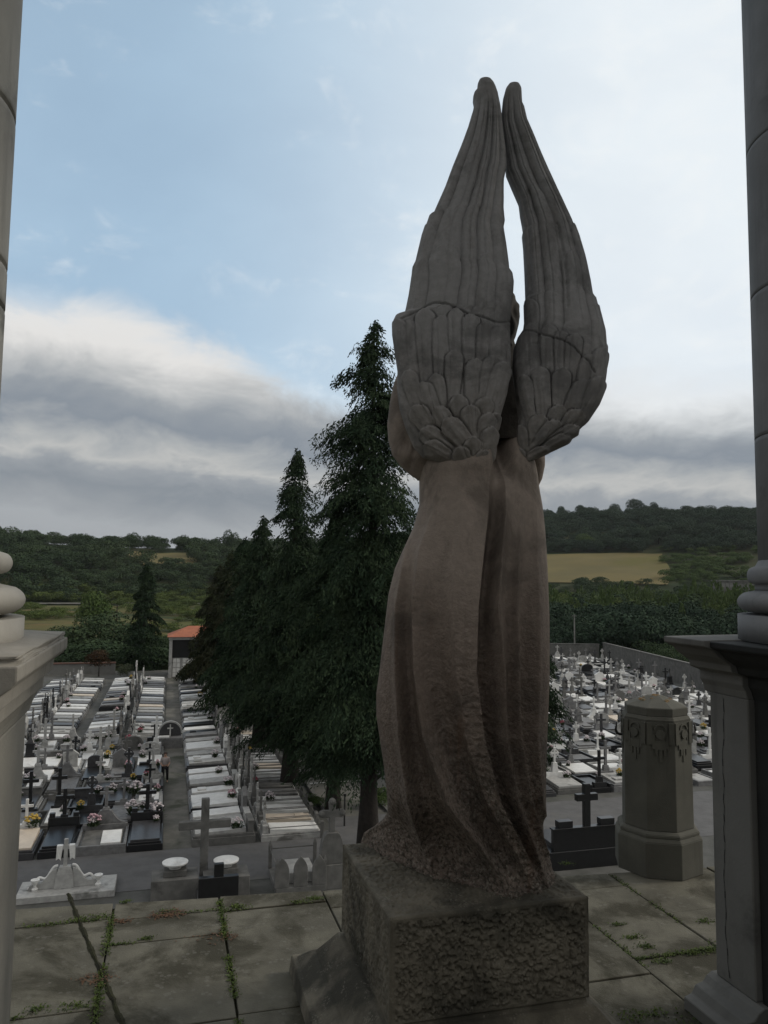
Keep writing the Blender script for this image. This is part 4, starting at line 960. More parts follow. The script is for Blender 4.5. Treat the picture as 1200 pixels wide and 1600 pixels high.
# ------------------------------------------------------------------ monuments just below the terrace
def mono(name, px, py, label, cat):
    p = on_z(px, py, GZ + .03); return tag(empty(name, p, ANG), label, cat), float(np.hypot(*p[:2]))
t, _ = mono('cross_monument', 100, 1396, 'white monument with draped cross and curling scroll sides below the terrace', 'monument'); t.scale = (.84, .84, .88)
mb = MB(); mb.box(-1.9, 2.2, -.9, 1.0, 0, .28); mb.build('slab', M['pale_granite'], t, .02)
mb = MB(); mb.box(-.42, .42, -.25, .25, .28, .9, .08, .03)
n = 14
for s_ in (-1, 1):
    pts = [(s_ * (.33 + 1.15 * i / n), 1.12 - .78 * (i / n) ** .8 + .09 * math.sin(i / n * 9)) for i in range(n + 1)]
    mb.extr_y([(s_ * .33, .28)] + pts[:] + [(pts[-1][0], .28)], -.14, .14)
mb.box(-.34, .34, -.2, .2, .9, 1.15, .1, .04); cross_poly(mb, 0, 0, 1.13, 1.15, .36, .17, .14, .70)
mb.build('scroll_base', M['pale_granite'], t, .012)
mb = MB()
for s_ in (-1, 1): mb.tube([(s_ * (.30 + 1.22 * i / 24), -.02, 1.19 - .80 * (i / 24) ** .8 + .11 * math.sin(i / 24 * 12)) for i in range(25)], .055, 8)
mb.build('scroll_moulding', M['white_marble'], t)
mb = MB()
for s_ in (-1, 1): mb.add([(s_ * .13, -.10, 2.02), (s_ * .38, -.10, 2.02), (s_ * .40, -.10, 1.42), (s_ * .28, -.12, 1.50), (s_ * .20, -.10, 1.40), (s_ * .13, .09, 2.04), (s_ * .38, .09, 2.04), (s_ * .40, .09, 1.45), (s_ * .28, .11, 1.52), (s_ * .20, .09, 1.42)], [(0, 1, 2, 3, 4), (9, 8, 7, 6, 5), (0, 5, 6, 1), (1, 6, 7, 2), (2, 7, 8, 3), (3, 8, 9, 4), (4, 9, 5, 0)])
mb.build('drapery', M['white_marble'], t, .01)
for s_, x in ((-1, -1.2), (1, 1.45)):
    mb = MB(); mb.lathe([(.12, .28), (.14, .36), (.06, .42), (.06, .5), (.17, .66), (.19, .74), (.13, .74), (.10, .70)], 16, x, -.2); mb.build('urn', M['white_marble'], t)
t, _ = mono('stone_cross', 317, 1392, 'tall plain grey cross rising between the two round bowls', 'cross')
mb = MB(); cross_poly(mb, 0, 0, .2, 3.25, .98, .30, .24, .70); mb.build('cross', M['concrete'], t, .02)
mb = MB(); mb.box(-.5, .5, -.35, .35, 0, .25, .05, .05); mb.build('foot', M['concrete'], t, .02)
for px, py, txt in ((272, 1400, 'left of the tall grey cross'), (352, 1396, 'right of the tall grey cross')):
    t, _ = mono('bowl_monument', px, py, f'pale round bowl on a square stone pedestal {txt}', 'monument')
    mb = MB(); mb.box(-.85, .85, -.6, .6, 0, .8); mb.box(-.42, .42, -.35, .35, .8, 1.02); mb.build('pedestal', M['concrete'], t, .02)
    mb = MB(); mb.lathe([(.22, 1.02), (.24, 1.10), (.34, 1.14), (.47, 1.20), (.48, 1.25), (.40, 1.255), (.12, 1.235), (.06, 1.26)], 28); o = mb.build('bowl', M['white_marble'], t, smooth=False)
t, _ = mono('black_cross_tomb', 340, 1428, 'black polished tomb end with a short black cross before the bowls', 'tomb')
mb = MB(); mb.box(-.70, .70, -.12, .12, 0, 1.30); mb.build('headstone', M['black_granite'], t, .01)
mb = MB(); mb.box(-.17, .17, -.09, .09, 1.302, 1.75); mb.build('cross_stump', M['black_granite'], t, .01)
mb = MB(); mb.box(-.70, .70, .13, 1.7, 0, .4); mb.build('slab', M['dark_granite'], t, .01)
t, _ = mono('gothic_enclosure', 465, 1385, 'grey tomb enclosed by pointed arch panels and corner posts', 'tomb')
mb = MB(); mb.box(-.95, 1.0, -.7, 1.6, 0, .25); mb.build('base', M['concrete'], t, .02)
mb = MB(); mb.box(-.6, .7, -.3, 1.3, .25, .62, .05, .05); mb.build('slab', M['pale_granite'], t, .02)
for x in (-.72, .0, .72):
    mb = MB(); n = 8; out = [(x - .27, .25), (x + .27, .25), (x + .27, .85)] + [(x + .27 * (1 - (i / n) ** 1.6), .85 + .5 * (i / n) ** .8) for i in range(1, n)] + [(x, 1.36)] + [(x - .27 * (1 - ((n - i) / n) ** 1.6), .85 + .5 * ((n - i) / n) ** .8) for i in range(1, n)] + [(x - .27, .85)]
    mb.extr_y(out, -.70, -.58); mb.build('arch_panel', M['concrete'], t, .012)
for x, y in ((-.9, -.62), (-.9, 1.5), (.94, 1.5), (.94, -.62)):
    mb = MB(); mb.box(x - .07, x + .07, y - .07, y + .07, .25, 1.15); mb.box(x - .07, x + .07, y - .07, y + .07, 1.15, 1.32, .06, .06); mb.build('post', M['concrete'], t, .01)
mb = MB(); mb.tube([(-.9, -.62, 1.0), (-.9, 1.5, 1.0), (.94, 1.5, 1.0)], .03, 6); mb.build('rail', M['concrete'], t)
t, _ = mono('celtic_cross', 517, 1385, 'pale carved cross with lobed ends on a shouldered pedestal beside the plinth', 'cross')
mb = MB(); mb.box(-.55, .55, -.3, .3, 0, .9, .04, .04); mb.extr_y([(-.50, .9), (.50, .9), (.46, 1.3), (.40, 1.75), (.30, 2.0), (.20, 2.08), (-.20, 2.08), (-.30, 2.0), (-.40, 1.75), (-.46, 1.3)], -.2, .2); mb.build('pedestal', M['concrete'], t, .02)
mb = MB(); cross_poly(mb, 0, 0, 2.06, 1.15, .40, .24, .18, .62, .25)
for x, z in ((-.40, 2.77), (.40, 2.77), (0, 3.22)): mb.lathe([(.02, z - .15), (.12, z - .09), (.15, z), (.12, z + .09), (.02, z + .15)], 12, x, 0)
mb.build('cross', M['concrete'], t, .015)
t, _ = mono('large_black_tomb', 912, 1352, 'large black granite tomb with upright cross at the foot of the terrace', 'tomb')
mb = MB(); mb.box(-1.75, 1.7, -.35, 2.2, 0, .75); mb.build('base', M['black_granite'], t, .015)
mb = MB(); mb.box(-1.55, 1.55, -.30, -.06, .75, 1.62); mb.box(-1.60, 1.60, -.34, -.02, 1.62, 1.68); mb.build('headstone', M['black_granite'], t, .01)
mb = MB(); cross_poly(mb, .05, -.18, 1.68, 1.75, .50, .28, .24, .68); mb.build('cross', M['black_granite'], t, .015)
for x in (-.98, 1.0):
    mb = MB(); mb.box(x - .33, x + .33, -.30, .05, 1.682, 1.95); mb.build('planter', M['black_granite'], t, .012)
mb = MB(); mb.box(-1.45, 1.45, .0, 2.0, .752, .95, .05, .05); mb.build('slab', M['dark_granite'], t, .01)

t = tag(empty('arch_monument', uv(.55, 57.4, GZ), ANG), 'grey arched monument with small white cross closing the middle of the path', 'monument')
mb = MB(); mb.box(-1.0, .75, -.5, .7, 0, .75); mb.build('base', M['grey_granite'], t, .02)
mb = MB(); n = 14; mb.extr_y([(-.85, .75), (.65, .75)] + [(-.1 + .75 * math.cos(math.pi * i / n), .95 + .75 * math.sin(math.pi * i / n)) for i in range(n + 1)], .25, .45); mb.build('arch', M['dark_granite'], t, .01)
mb = MB()
for i in range(n):
    a0, a1 = math.pi * i / n, math.pi * (i + 1) / n
    mb.extr_y([(-.1 + q_ * math.cos(a_), .95 + q_ * math.sin(a_)) for q_, a_ in ((.74, a0), (.84, a0), (.84, a1), (.74, a1))], .20, .50)
mb.build('arch_rim', M['pale_granite'], t)
mb = MB(); cross_poly(mb, -.1, .18, .76, .80, .2, .08, .07); mb.build('cross', M['white_marble'], t)
mb = MB(); mb.box(-.95, -.15, -.48, .1, .752, .84); mb.build('slab', M['white_marble'], t, .01)

# ------------------------------------------------------------------ octagonal pillar on the terrace
pc = on_z(1030, 1368, 0); pc = pc + np.array([.07, .22, 0])
t = tag(empty('octagonal_pillar', (pc[0], pc[1], 0), 0), 'short octagonal stone pillar with carved frieze on the terrace', 'pillar')
def octo(r_, off): return [(r_ * math.sin(math.radians(off + 45 * k)), -r_ * math.cos(math.radians(off + 45 * k))) for k in range(8)]
OFF = 11.0; t.scale = (1, 1, .95)
mb = MB()
for ra, rb, z0, z1 in ((.335, .335, 0, .27), (.335, .315, .27, .30), (.315, .315, .30, .325), (.315, .29, .325, .345), (.275, .268, .345, 1.20), (.268, .268, 1.20, 1.205), (.268, .25, 1.205, 1.235), (.245, .245, 1.235, 1.30), (.245, .06, 1.30, 1.375)):
    mb.prism(octo(ra, OFF), z0, z1, rb / ra)
mb.build('shaft', M['pillar_stone'], t, .004)
# frieze: on each face a disc in a stepped frame with hanging tabs
def face_pt(k, s_, z, o_):
    a = math.radians(OFF + 22.5 + 45 * k); ap = .270 * math.cos(math.radians(22.5)) - .006 * (z - .35) / .85 + o_
    return (ap * math.sin(a) + s_ * math.cos(a), -ap * math.cos(a) + s_ * math.sin(a), z)
for k in range(-3, 5):
    mb = MB()
    def bar(s0, s1, z0, z1, o0=-.01, o1=.014):
        q = [face_pt(k, s_, z, o_) for o_ in (o0, o1) for s_, z in ((s0, z0), (s1, z0), (s1, z1), (s0, z1))]
        mb.add(q, [(0, 1, 2, 3), (7, 6, 5, 4), (0, 4, 5, 1), (1, 5, 6, 2), (2, 6, 7, 3), (3, 7, 4, 0)])
    bar(-.098, -.062, 1.02, 1.19); bar(.062, .098, 1.02, 1.19); bar(-.062, -.042, .985, 1.10, o1=.012); bar(.042, .062, .985, 1.10, o1=.008)
    bar(-.042, .042, .98, 1.045, o1=.010); bar(-.040, -.022, .935, .98); bar(.022, .040, .935, .98); bar(-.011, .011, .885, .98, o1=.011)
    dn = 16; V = [face_pt(k, .034 * math.cos(2 * math.pi * i / dn), 1.10 + .034 * math.sin(2 * math.pi * i / dn), .020) for i in range(dn)] + [face_pt(k, .038 * math.cos(2 * math.pi * i / dn), 1.10 + .038 * math.sin(2 * math.pi * i / dn), -.01) for i in range(dn)]
    mb.add(V, [tuple(range(dn))] + [(i, (i + 1) % dn, dn + (i + 1) % dn, dn + i) for i in range(dn)])
    for i in range(8):
        a0, a1 = math.pi * i / 8, math.pi * (i + 1) / 8
        q = [face_pt(k, rr * math.cos(a_), 1.135 + rr * math.sin(a_), o_) for o_ in (-.01, .015) for rr, a_ in ((.036, a0), (.048, a0), (.048, a1), (.036, a1))]
        mb.add(q, [(0, 1, 2, 3), (7, 6, 5, 4), (0, 4, 5, 1), (1, 5, 6, 2), (2, 6, 7, 3), (3, 7, 4, 0)])
    mb.build('frieze_panel', M['pillar_stone'], t)
for s_, kk in ((-1, 0), (1, 0)):
    x0 = s_ * .262; pts = [(x0, 0, 1.055), (x0 + s_ * .02, 0, 1.05), (x0 + s_ * .045, 0, 1.06), (x0 + s_ * .056, 0, 1.09), (x0 + s_ * .050, 0, 1.12), (x0 + s_ * .047, 0, 1.15)]
    mb = MB(); mb.tube(pts, [.009, .011, .012, .010, .007, .004], 8); mb.build('iron_hook', M['iron'], t, smooth=True)
mb = MB()
for i in range(16):
    a = r.uniform(-.13, .11); b = r.uniform(-.14, .0); mb.lathe([(.022, 1.305 + .07 * (1 - math.hypot(a, b) / .245)), (.012, 1.318 + .07 * (1 - math.hypot(a, b) / .245))], 7, a, b)
mb.build('lichen_patches', M['lichen'], t)

# ------------------------------------------------------------------ building, walls, poles
bl = empty('niche_block', uv(.30, 95.8, GZ), ANG); tag(bl, 'burial niche block with orange tiled roof and white niche fronts at the path end', 'building')
mb = MB(); mb.box(0, 6.4, .6, 5, 0, 4.5); mb.box(0, .35, 0, .6, 0, 4.5); mb.box(6.05, 6.4, 0, .6, 0, 4.5); mb.box(-.1, 6.5, -.1, 5.1, 4.5, 4.85); wl_ = mb.build('wall', M['pale_granite'], bl, .02)
mb = MB(); mb.add([(-.25, -.4, 4.852), (6.7, -.4, 4.852), (6.7, 5.4, 4.852), (-.25, 5.4, 4.852), (2.2, 2.5, 6.0), (4.2, 2.5, 6.0)], [(0, 1, 5, 4), (1, 2, 5), (2, 3, 4, 5), (3, 0, 4), (3, 2, 1, 0)]); mb.build('roof', M['roof_tile'], bl)
mb = MB(); mb.box(.36, 6.04, .5, .595, 2.35, 4.45); mb.build('opening_shade_panel', M['black_granite'], bl)  # black panel paints the shade of the upper opening
for k in range(5):
    mb = MB()
    for i in range(2):
        for j in range(4): mb.box(.46 + k * 1.14 + i * .44, .84 + k * 1.14 + i * .44, .46, .596, .12 + j * .55, .60 + j * .55)
    mb.build('niche_fronts', M['white_marble'], bl, .01)
bw = tag(empty('boundary_wall', uv(-24, 101, GZ), ANG), 'low old wall with red coping behind the left graves', 'wall')
mb = MB(); mb.box(0, 18, 0, .35, 0, 1.3); mb.build('masonry', M['wall_concrete'], bw); mb = MB(); mb.box(-.05, 18.05, -.08, .43, 1.302, 1.45); mb.build('coping', M['brick'], bw)
def wall_run(name, p0, p1, h, th, label, mats):
    L_ = math.hypot(p1[0] - p0[0], p1[1] - p0[1]); a = math.atan2(p1[1] - p0[1], p1[0] - p0[0])
    wv = tag(empty(name, (p0[0], p0[1], GZ), a), label, 'wall'); mb = MB(); mb.box(0, L_, 0, th, 0, h); mb.build('masonry', mats[0], wv)
    mb = MB(); mb.box(-.05, L_ + .05, -.06, th + .06, h + .002, h + .14); mb.build('coping', mats[1], wv)
wall_run('cemetery_wall', (34.3, 121), (37.8, 60), 2.5, .3, 'pale boundary wall running down the right side of the cemetery', (M['concrete'], M['concrete']))
wall_run('cemetery_wall', (10, 121.6), (33.9, 121.6), 2.2, .3, 'grey wall closing the far end of the right field', (M['concrete'], M['concrete']))
for px, d_, h_, lab in ((897, 122.6, 6.8, 'thin grey pole beyond the cemetery wall'), (188, 175, 5.5, 'thin brown pole in the scrub behind the left graves')):
    x = (px - 600) / F_PX * d_; pt_ = tag(empty('pole', (x, d_, float(T(x, d_)))), lab, 'pole')
    mb = MB(); mb.lathe([(.13, 0), (.09, h_)], 8); mb.build('post', M['wall_concrete'] if px > 500 else M['bark'], pt_); mb = MB(); mb.box(-.35, .35, -.06, .06, h_ - .25, h_ - .12); mb.build('cross_arm', M['concrete'], pt_)
p = on_z(538, 1292, GZ); pt_ = tag(empty('signpost', p), 'thin dark post at the edge of the tree road', 'post')
mb = MB(); mb.lathe([(.045, 0), (.04, 1.45)], 8); mb.build('post', M['iron'], pt_); mb = MB(); mb.box(-.07, .07, -.04, .04, 1.45, 1.55); mb.build('post_head', M['iron'], pt_)
x = (1152 - 600) / F_PX * 330
gh = tag(empty('greenhouse', (x, 330, float(T(x, 330)) + .2), 0), 'tiny long white building beyond the thicket by the right column', 'building')
mb = MB(); mb.box(-9, 9, 0, 5, 0, 7.2); mb.build('wall', M['concrete'], gh); mb = MB(); mb.box(-9.3, 9.3, -.4, 5.3, 7.202, 7.7); mb.build('roof', M['wall_concrete'], gh)
mb = MB()
for i in range(10): mb.box(-8.6 + i * 1.75, -7.3 + i * 1.75, -.06, .0, 4.6, 6.6)
mb.build('window_band', M['wall_concrete'], gh)

# ------------------------------------------------------------------ person on the path
p = on_z(257, 1223, GZ + .05)
pe = tag(empty('person', p, ANG + math.pi), 'person in pale top and dark trousers standing on the cemetery path', 'person')
def skin_mesh(name, verts, edges, rads, mat, parent):
    me = bpy.data.meshes.new(name); me.from_pydata(verts, edges, []); o = add_obj(name, me, parent, mat)
    md = o.modifiers.new('skin', 'SKIN'); md.use_smooth_shade = True
    for i, q in enumerate(me.skin_vertices[0].data): q.radius = rads[i] if isinstance(rads[i], tuple) else (rads[i], rads[i])
    me.skin_vertices[0].data[0].use_root = True
    s_ = o.modifiers.new('sub', 'SUBSURF'); s_.levels = 1; s_.render_levels = 1
    return o
bv = [(0, 0, .95), (0, 0, 1.15), (0, 0, 1.36), (0, 0, 1.48), (0, .01, 1.56), (0, .02, 1.63), (0, .01, 1.70), (.19, 0, 1.40), (.25, .03, 1.14), (.16, .16, 1.02), (-.19, 0, 1.40), (-.25, .02, 1.14), (-.18, .16, 1.0), (.11, 0, .88), (.12, .03, .48), (.12, 0, .08), (-.11, 0, .88), (-.14, .0, .48), (-.15, -.03, .08), (.12, .12, .04), (-.15, .10, .04), (.12, .20, .98), (-.13, .20, .96)]
be = [(0, 1), (1, 2), (2, 3), (3, 4), (4, 5), (5, 6), (2, 7), (7, 8), (8, 9), (2, 10), (10, 11), (11, 12), (0, 13), (13, 14), (14, 15), (0, 16), (16, 17), (17, 18), (15, 19), (18, 20), (9, 21), (12, 22)]
br = [(.15, .11), (.14, .10), (.16, .11), .055, .075, .10, .07, .065, .045, .035, .065, .045, .035, .085, .06, .045, .085, .06, .045, .035, .035, .035, .035]
skin_mesh('body', bv, be, br, M['skin'], pe)
skin_mesh('shirt', [(0, 0, .98), (0, 0, 1.15), (0, 0, 1.36), (0, 0, 1.46), (.19, 0, 1.40), (.25, .03, 1.14), (-.19, 0, 1.40), (-.25, .02, 1.14)], [(0, 1), (1, 2), (2, 3), (2, 4), (4, 5), (2, 6), (6, 7)], [(.185, .14), (.17, .125), (.185, .135), .075, .085, .062, .085, .062], M['fabric_pale'], pe)
skin_mesh('trousers', [(0, 0, .97), (.11, 0, .88), (.12, .03, .48), (.12, 0, .12), (-.11, 0, .88), (-.14, .0, .48), (-.15, -.03, .12)], [(0, 1), (1, 2), (2, 3), (0, 4), (4, 5), (5, 6)], [(.18, .13), .11, .08, .065, .11, .08, .065], M['fabric_dark'], pe)
mb = MB(); mb.lathe([(.02, 1.76), (.09, 1.735), (.118, 1.66), (.11, 1.60), (.05, 1.58)], 12, 0, -.025); mb.build('hair', M['hair'], pe, smooth=True)

# ------------------------------------------------------------------ vegetation
def rquads(Cn, D, Nn, Ls, Ws):
    """leaf-sized rhombs: centre, long direction, approximate normal"""
    D = D / (np.linalg.norm(D, axis=1, keepdims=True) + 1e-9)
    S = np.cross(D, Nn); S /= np.linalg.norm(S, axis=1, keepdims=True) + 1e-9
    V = np.stack([Cn - D * Ls / 2, Cn + S * Ws / 2 + D * Ls * .08, Cn + D * Ls / 2, Cn - S * Ws / 2 + D * Ls * .08], 1).reshape(-1, 3)
    return V, np.arange(len(V)).reshape(-1, 4)
def cypress_crown(h, r_, seed, nl=520, z0=.10, leaf=.34, droop=1., shelf=.22, extra=()):
    g = np.random.default_rng(seed)
    nbg = max(10, nl // 16); bz = g.uniform(0, .97, nbg) ** 1.1; bp = g.uniform(0, 2 * math.pi, nbg); bl = g.uniform(1.0, 1.42, nbg)
    own = g.integers(0, nbg, nl); maj = g.random(nl) < .55
    fz = np.where(maj, np.clip(bz[own] + g.normal(0, .012, nl), 0, .99), g.uniform(0, 1, nl) ** 1.15); phi = np.where(maj, bp[own] + g.normal(0, .30, nl), g.uniform(0, 2 * math.pi, nl))
    z = h * (z0 + (1 - z0 - .01) * fz)
    prof = (1 - fz) ** .72 * (.55 + .45 * np.clip(fz / .16, 0, 1)); 
    wob = 1 + shelf * 2.2 * (vnoise(z / 1.7, phi * 1.1 + 3, seed=seed) - .5) + shelf * np.sign(np.sin(z * 2.1 + 2.5 * np.sin(phi))) * .35
    L_ = r_ * prof * wob * np.where(maj, bl[own] * g.uniform(.8, 1.0, nl), g.uniform(.62, .92, nl)) + .12
    for (ez, ep, eL, en) in extra:
        ph_ = g.normal(0, .16, en); phi = np.concatenate([phi, ep + ph_]); z = np.concatenate([z, ez + g.normal(0, .16, en)]); L_ = np.concatenate([L_, eL * g.uniform(.6, 1.02, en) * (1 - np.abs(ph_) * .8)])
    nl = len(z)
    Cs, Ds, Ns, Ls = [], [], [], []
    for i in range(nl):
        m_ = max(4, int(L_[i] / .17)); t = np.linspace(.12, 1, m_)
        dirh = np.array([math.cos(phi[i]), math.sin(phi[i]), 0]); side = np.array([-dirh[1], dirh[0], 0])
        up = .34 * L_[i]; P_ = dirh[None] * (L_[i] * t)[:, None]; P_[:, 2] = z[i] + up * t - (up + .26 * L_[i] * droop) * t ** 2.4
        for k in range(3):
            fan = g.normal(0, .10 + .11 * L_[i] * .35, m_)
            base_ = P_ + side[None] * (fan * (1.2 - t * .5))[:, None] + g.normal(0, .05, (m_, 3))
            hang = g.uniform(.5, 1.25, m_)[:, None]
            d = dirh[None] * g.uniform(.15, .9, (m_, 1)) + side[None] * g.normal(0, .55, (m_, 1)) + np.array([0, 0, -1.]) * hang * droop
            d = d / np.linalg.norm(d, axis=1, keepdims=True)
            for j in range(2):
                Cs.append(base_ + d * leaf * (.3 + .75 * j)); Ds.append(d + g.normal(0, .28, (m_, 3))); Ns.append(dirh[None] * .6 + g.normal(0, .55, (m_, 3))); Ls.append(g.uniform(.6, 1.25, (m_, 1)) * leaf * (1 - .18 * j))
    # leader
    nt_ = 60; zt = h * g.uniform(.93, 1.0, nt_); Cs.append(np.stack([g.normal(0, .05, nt_) + (zt / h - .93) * 1.6, g.normal(0, .05, nt_), zt], -1)); Ds.append(np.stack([g.normal(0.3, .4, nt_), g.normal(0, .4, nt_), g.uniform(-1, .6, nt_)], -1)); Ns.append(g.normal(0, 1, (nt_, 3))); Ls.append(np.full((nt_, 1), leaf * .9))
    Cs, Ds, Ns, Ls = [np.concatenate(q) for q in (Cs, Ds, Ns, Ls)]
    V, Fq = rquads(Cs, Ds, Ns, Ls, Ls * .34)
    return np_mesh('crown', V, Fq)
def trunk_mesh(h, r0, seed, lean=.0, rootflare=1.35):
    g = random.Random(seed); mb = MB(); pts = []; rd = []
    for i in range(9):
        f = i / 8; pts.append((lean * f * h * .1 + g.uniform(-.03, .03) * f, g.uniform(-.03, .03) * f, f * h)); rd.append(r0 * (1 - .88 * f) * (rootflare if i == 0 else 1))
    mb.tube(pts, rd, 14)
    for i in range(8):
        f = .15 + .08 * i; a = g.uniform(0, 6.28); l_ = h * .12 * (1 - f)
        mb.tube([(0, 0, f * h), (math.cos(a) * l_ * .6, math.sin(a) * l_ * .6, f * h + l_ * .25), (math.cos(a) * l_, math.sin(a) * l_, f * h + l_ * .1)], [r0 * .25 * (1 - f), r0 * .16 * (1 - f), r0 * .05], 6)
    return mb.mesh('trunk')
def conifer(px, d_, h_, r_, mat, label, seed, name='cypress_tree', crown=None, group='cypresses along the tree road', z0=.1, tr=.4, **k):
    x = (px - 600) / F_PX * d_; t = empty(name, (x, d_, GZ), seed * 1.3); tag(t, label, 'tree', group)
    tm = trunk_mesh(h_ * .9, tr, seed); o = add_obj('trunk', tm, t, M['bark'], True)
    add_obj('crown', crown or cypress_crown(h_, r_, seed, z0=z0, **k), t, mat)
    return t
conifer(582, 34.0, 23.75, 3.9, M['cypress'], 'tallest drooping cypress with thick dark trunk directly behind the angel statue', 1, nl=1700, z0=.165, tr=.42, leaf=.205, shelf=.30, extra=[(18.6, math.pi - 1.3, 2.95, 24), (18.0, math.pi - 1.25, 2.7, 16), (21.2, math.pi - 1.3, 1.95, 18), (20.7, math.pi - 1.2, 1.5, 10), (22.4, math.pi - 1.3, 1.1, 8), (16.6, math.pi - 1.3, 2.6, 16), (14.6, math.pi - 1.5, 2.9, 14), (20.0, -1.3, 1.3, 10)])
conifer(462, 45.3, 19.7, 3.1, M['cypress'], 'second tallest cypress with pointed top left of the tallest one', 2, nl=1100, z0=.12, tr=.46, leaf=.25)
conifer(528, 41.0, 16.0, 2.7, M['cypress_dark'], 'lower dark cypress filling the gap between the two tallest trees', 9, nl=900, z0=.12, tr=.35, leaf=.26)
conifer(412, 54.5, 16.4, 3.0, M['cypress'], 'third cypress of the row with rounded dark crown', 3, nl=800, z0=.14, tr=.42, leaf=.30)
conifer(384, 65, 15.4, 3.3, M['cypress_dark'], 'fourth cypress of the row, left of the third', 4, nl=620, z0=.10, leaf=.36)
conifer(362, 75, 14.6, 3.3, M['cypress_brown'], 'brownish cypress in the row with thinning crown', 5, nl=560, z0=.08, leaf=.40)
conifer(346, 85, 13.4, 3.3, M['cypress_brown'], 'farthest brownish cypress next to the niche block', 6, nl=500, z0=.06, leaf=.42)
conifer(800, 50, 15.2, 3.5, M['cypress'], 'cypress whose edge shows at the right side of the angel robe', 7, nl=800, z0=.05, leaf=.30)
conifer(556, 52.5, 13.5, 2.4, M['cypress_dark'], 'cypress across the tree road behind the tallest trunk', 8, nl=420, z0=.22, leaf=.34)
conifer(232, 101, 13.6, 2.7, M['cypress_dark'], 'lone dark columnar tree beyond the left graves', 12, name='columnar_tree', group=None, nl=620, z0=.03, leaf=.45, shelf=.12)

def crown_template(seed, nlobe=7, nq=240, flat=.85, leaf=.16, cone=False):
    """unit crown, radius about 1, base at z=0"""
    g = np.random.default_rng(seed); Cs, Ns = [], []
    for i in range(nlobe):
        a = g.uniform(0, 2 * math.pi); rr = g.uniform(.15, .62) if i else 0; cz = g.uniform(.45, 1.25) if i else 1.0
        c = np.array([rr * math.cos(a), rr * math.sin(a), cz]); lr = g.uniform(.34, .56) if i else .62
        n = int(nq * lr ** 2 * 3.1 / nlobe * 2.2)
        d = g.normal(0, 1, (n, 3)); d /= np.linalg.norm(d, axis=1, keepdims=True); d[:, 2] = np.where(d[:, 2] < -.35, -d[:, 2], d[:, 2])
        Cs.append(c + d * lr * g.uniform(.80, 1.08, (n, 1)) * np.array([1, 1, flat])); Ns.append(d + g.normal(0, .45, (n, 3)))
    Cs, Ns = np.concatenate(Cs), np.concatenate(Ns); D = np.cross(Ns, g.normal(0, 1, Cs.shape)); D[:, 2] *= .6
    Ls = g.uniform(.6, 1.4, (len(Cs), 1)) * leaf
    return rquads(Cs, D, Ns, Ls, Ls * .72)
TPL = [crown_template(100 + i, nlobe=7 + i % 3, nq=480, leaf=.125) for i in range(8)]
TPH = [crown_template(200 + i, nlobe=8, nq=1500, leaf=.085) for i in range(4)]
def poplar_template(seed, nq=150):
    g = np.random.default_rng(seed); z = g.uniform(.05, 2.0, nq) ; rr = .42 * np.sqrt(np.clip(1 - (z / 2.05), .02, 1)) * (.5 + .5 * np.clip(z / .5, 0, 1)) * g.uniform(.7, 1.15, nq); a = g.uniform(0, 6.28, nq)
    Cn = np.stack([rr * np.cos(a), rr * np.sin(a), z], -1); Ns = np.stack([np.cos(a), np.sin(a), .4 + 0 * a], -1) + g.normal(0, .4, (nq, 3)); D = np.stack([.3 * np.cos(a), .3 * np.sin(a), 1 + 0 * a], -1) + g.normal(0, .3, (nq, 3))
    L_ = g.uniform(.7, 1.3, (nq, 1)) * .20; return rquads(Cn, D, Ns, L_, L_ * .55)
TPP = [poplar_template(300 + i) for i in range(5)]
def mass(name, label, cat, mat, x, y, rad_, hgt, tpls, seed, sink=.15):
    g = np.random.default_rng(seed); VV, FF, nb = [], [], 0
    z = T(x, y)
    for i in range(len(x)):
        V, Fq = tpls[g.integers(len(tpls))]; a = g.uniform(0, 6.28); c, s = math.cos(a), math.sin(a)
        W_ = np.empty_like(V); q = g.uniform(.85, 1.15)
        W_[:, 0] = x[i] + (V[:, 0] * c - V[:, 1] * s) * rad_[i]; W_[:, 1] = y[i] + (V[:, 0] * s + V[:, 1] * c) * rad_[i] * q; W_[:, 2] = z[i] - sink * hgt[i] + V[:, 2] * hgt[i] / 1.6
        VV.append(W_); FF.append(Fq + nb); nb += len(V)
    return tag(add_obj(name, np_mesh(name, np.concatenate(VV), np.concatenate(FF)), None, mat), label, cat, kind='stuff')
def scatter(n, a0, a1, d0, d1, seed, mask=None):
    g = np.random.default_rng(seed); a = np.radians(g.uniform(a0, a1, n)); d = np.sqrt(g.uniform(d0 ** 2, d1 ** 2, n)); x, y = d * np.sin(a), d * np.cos(a)
    if mask is not None:
        k = mask(np.degrees(a), d, x, y); x, y, a, d = x[k], y[k], a[k], d[k]
    return x, y, np.degrees(a), d, g
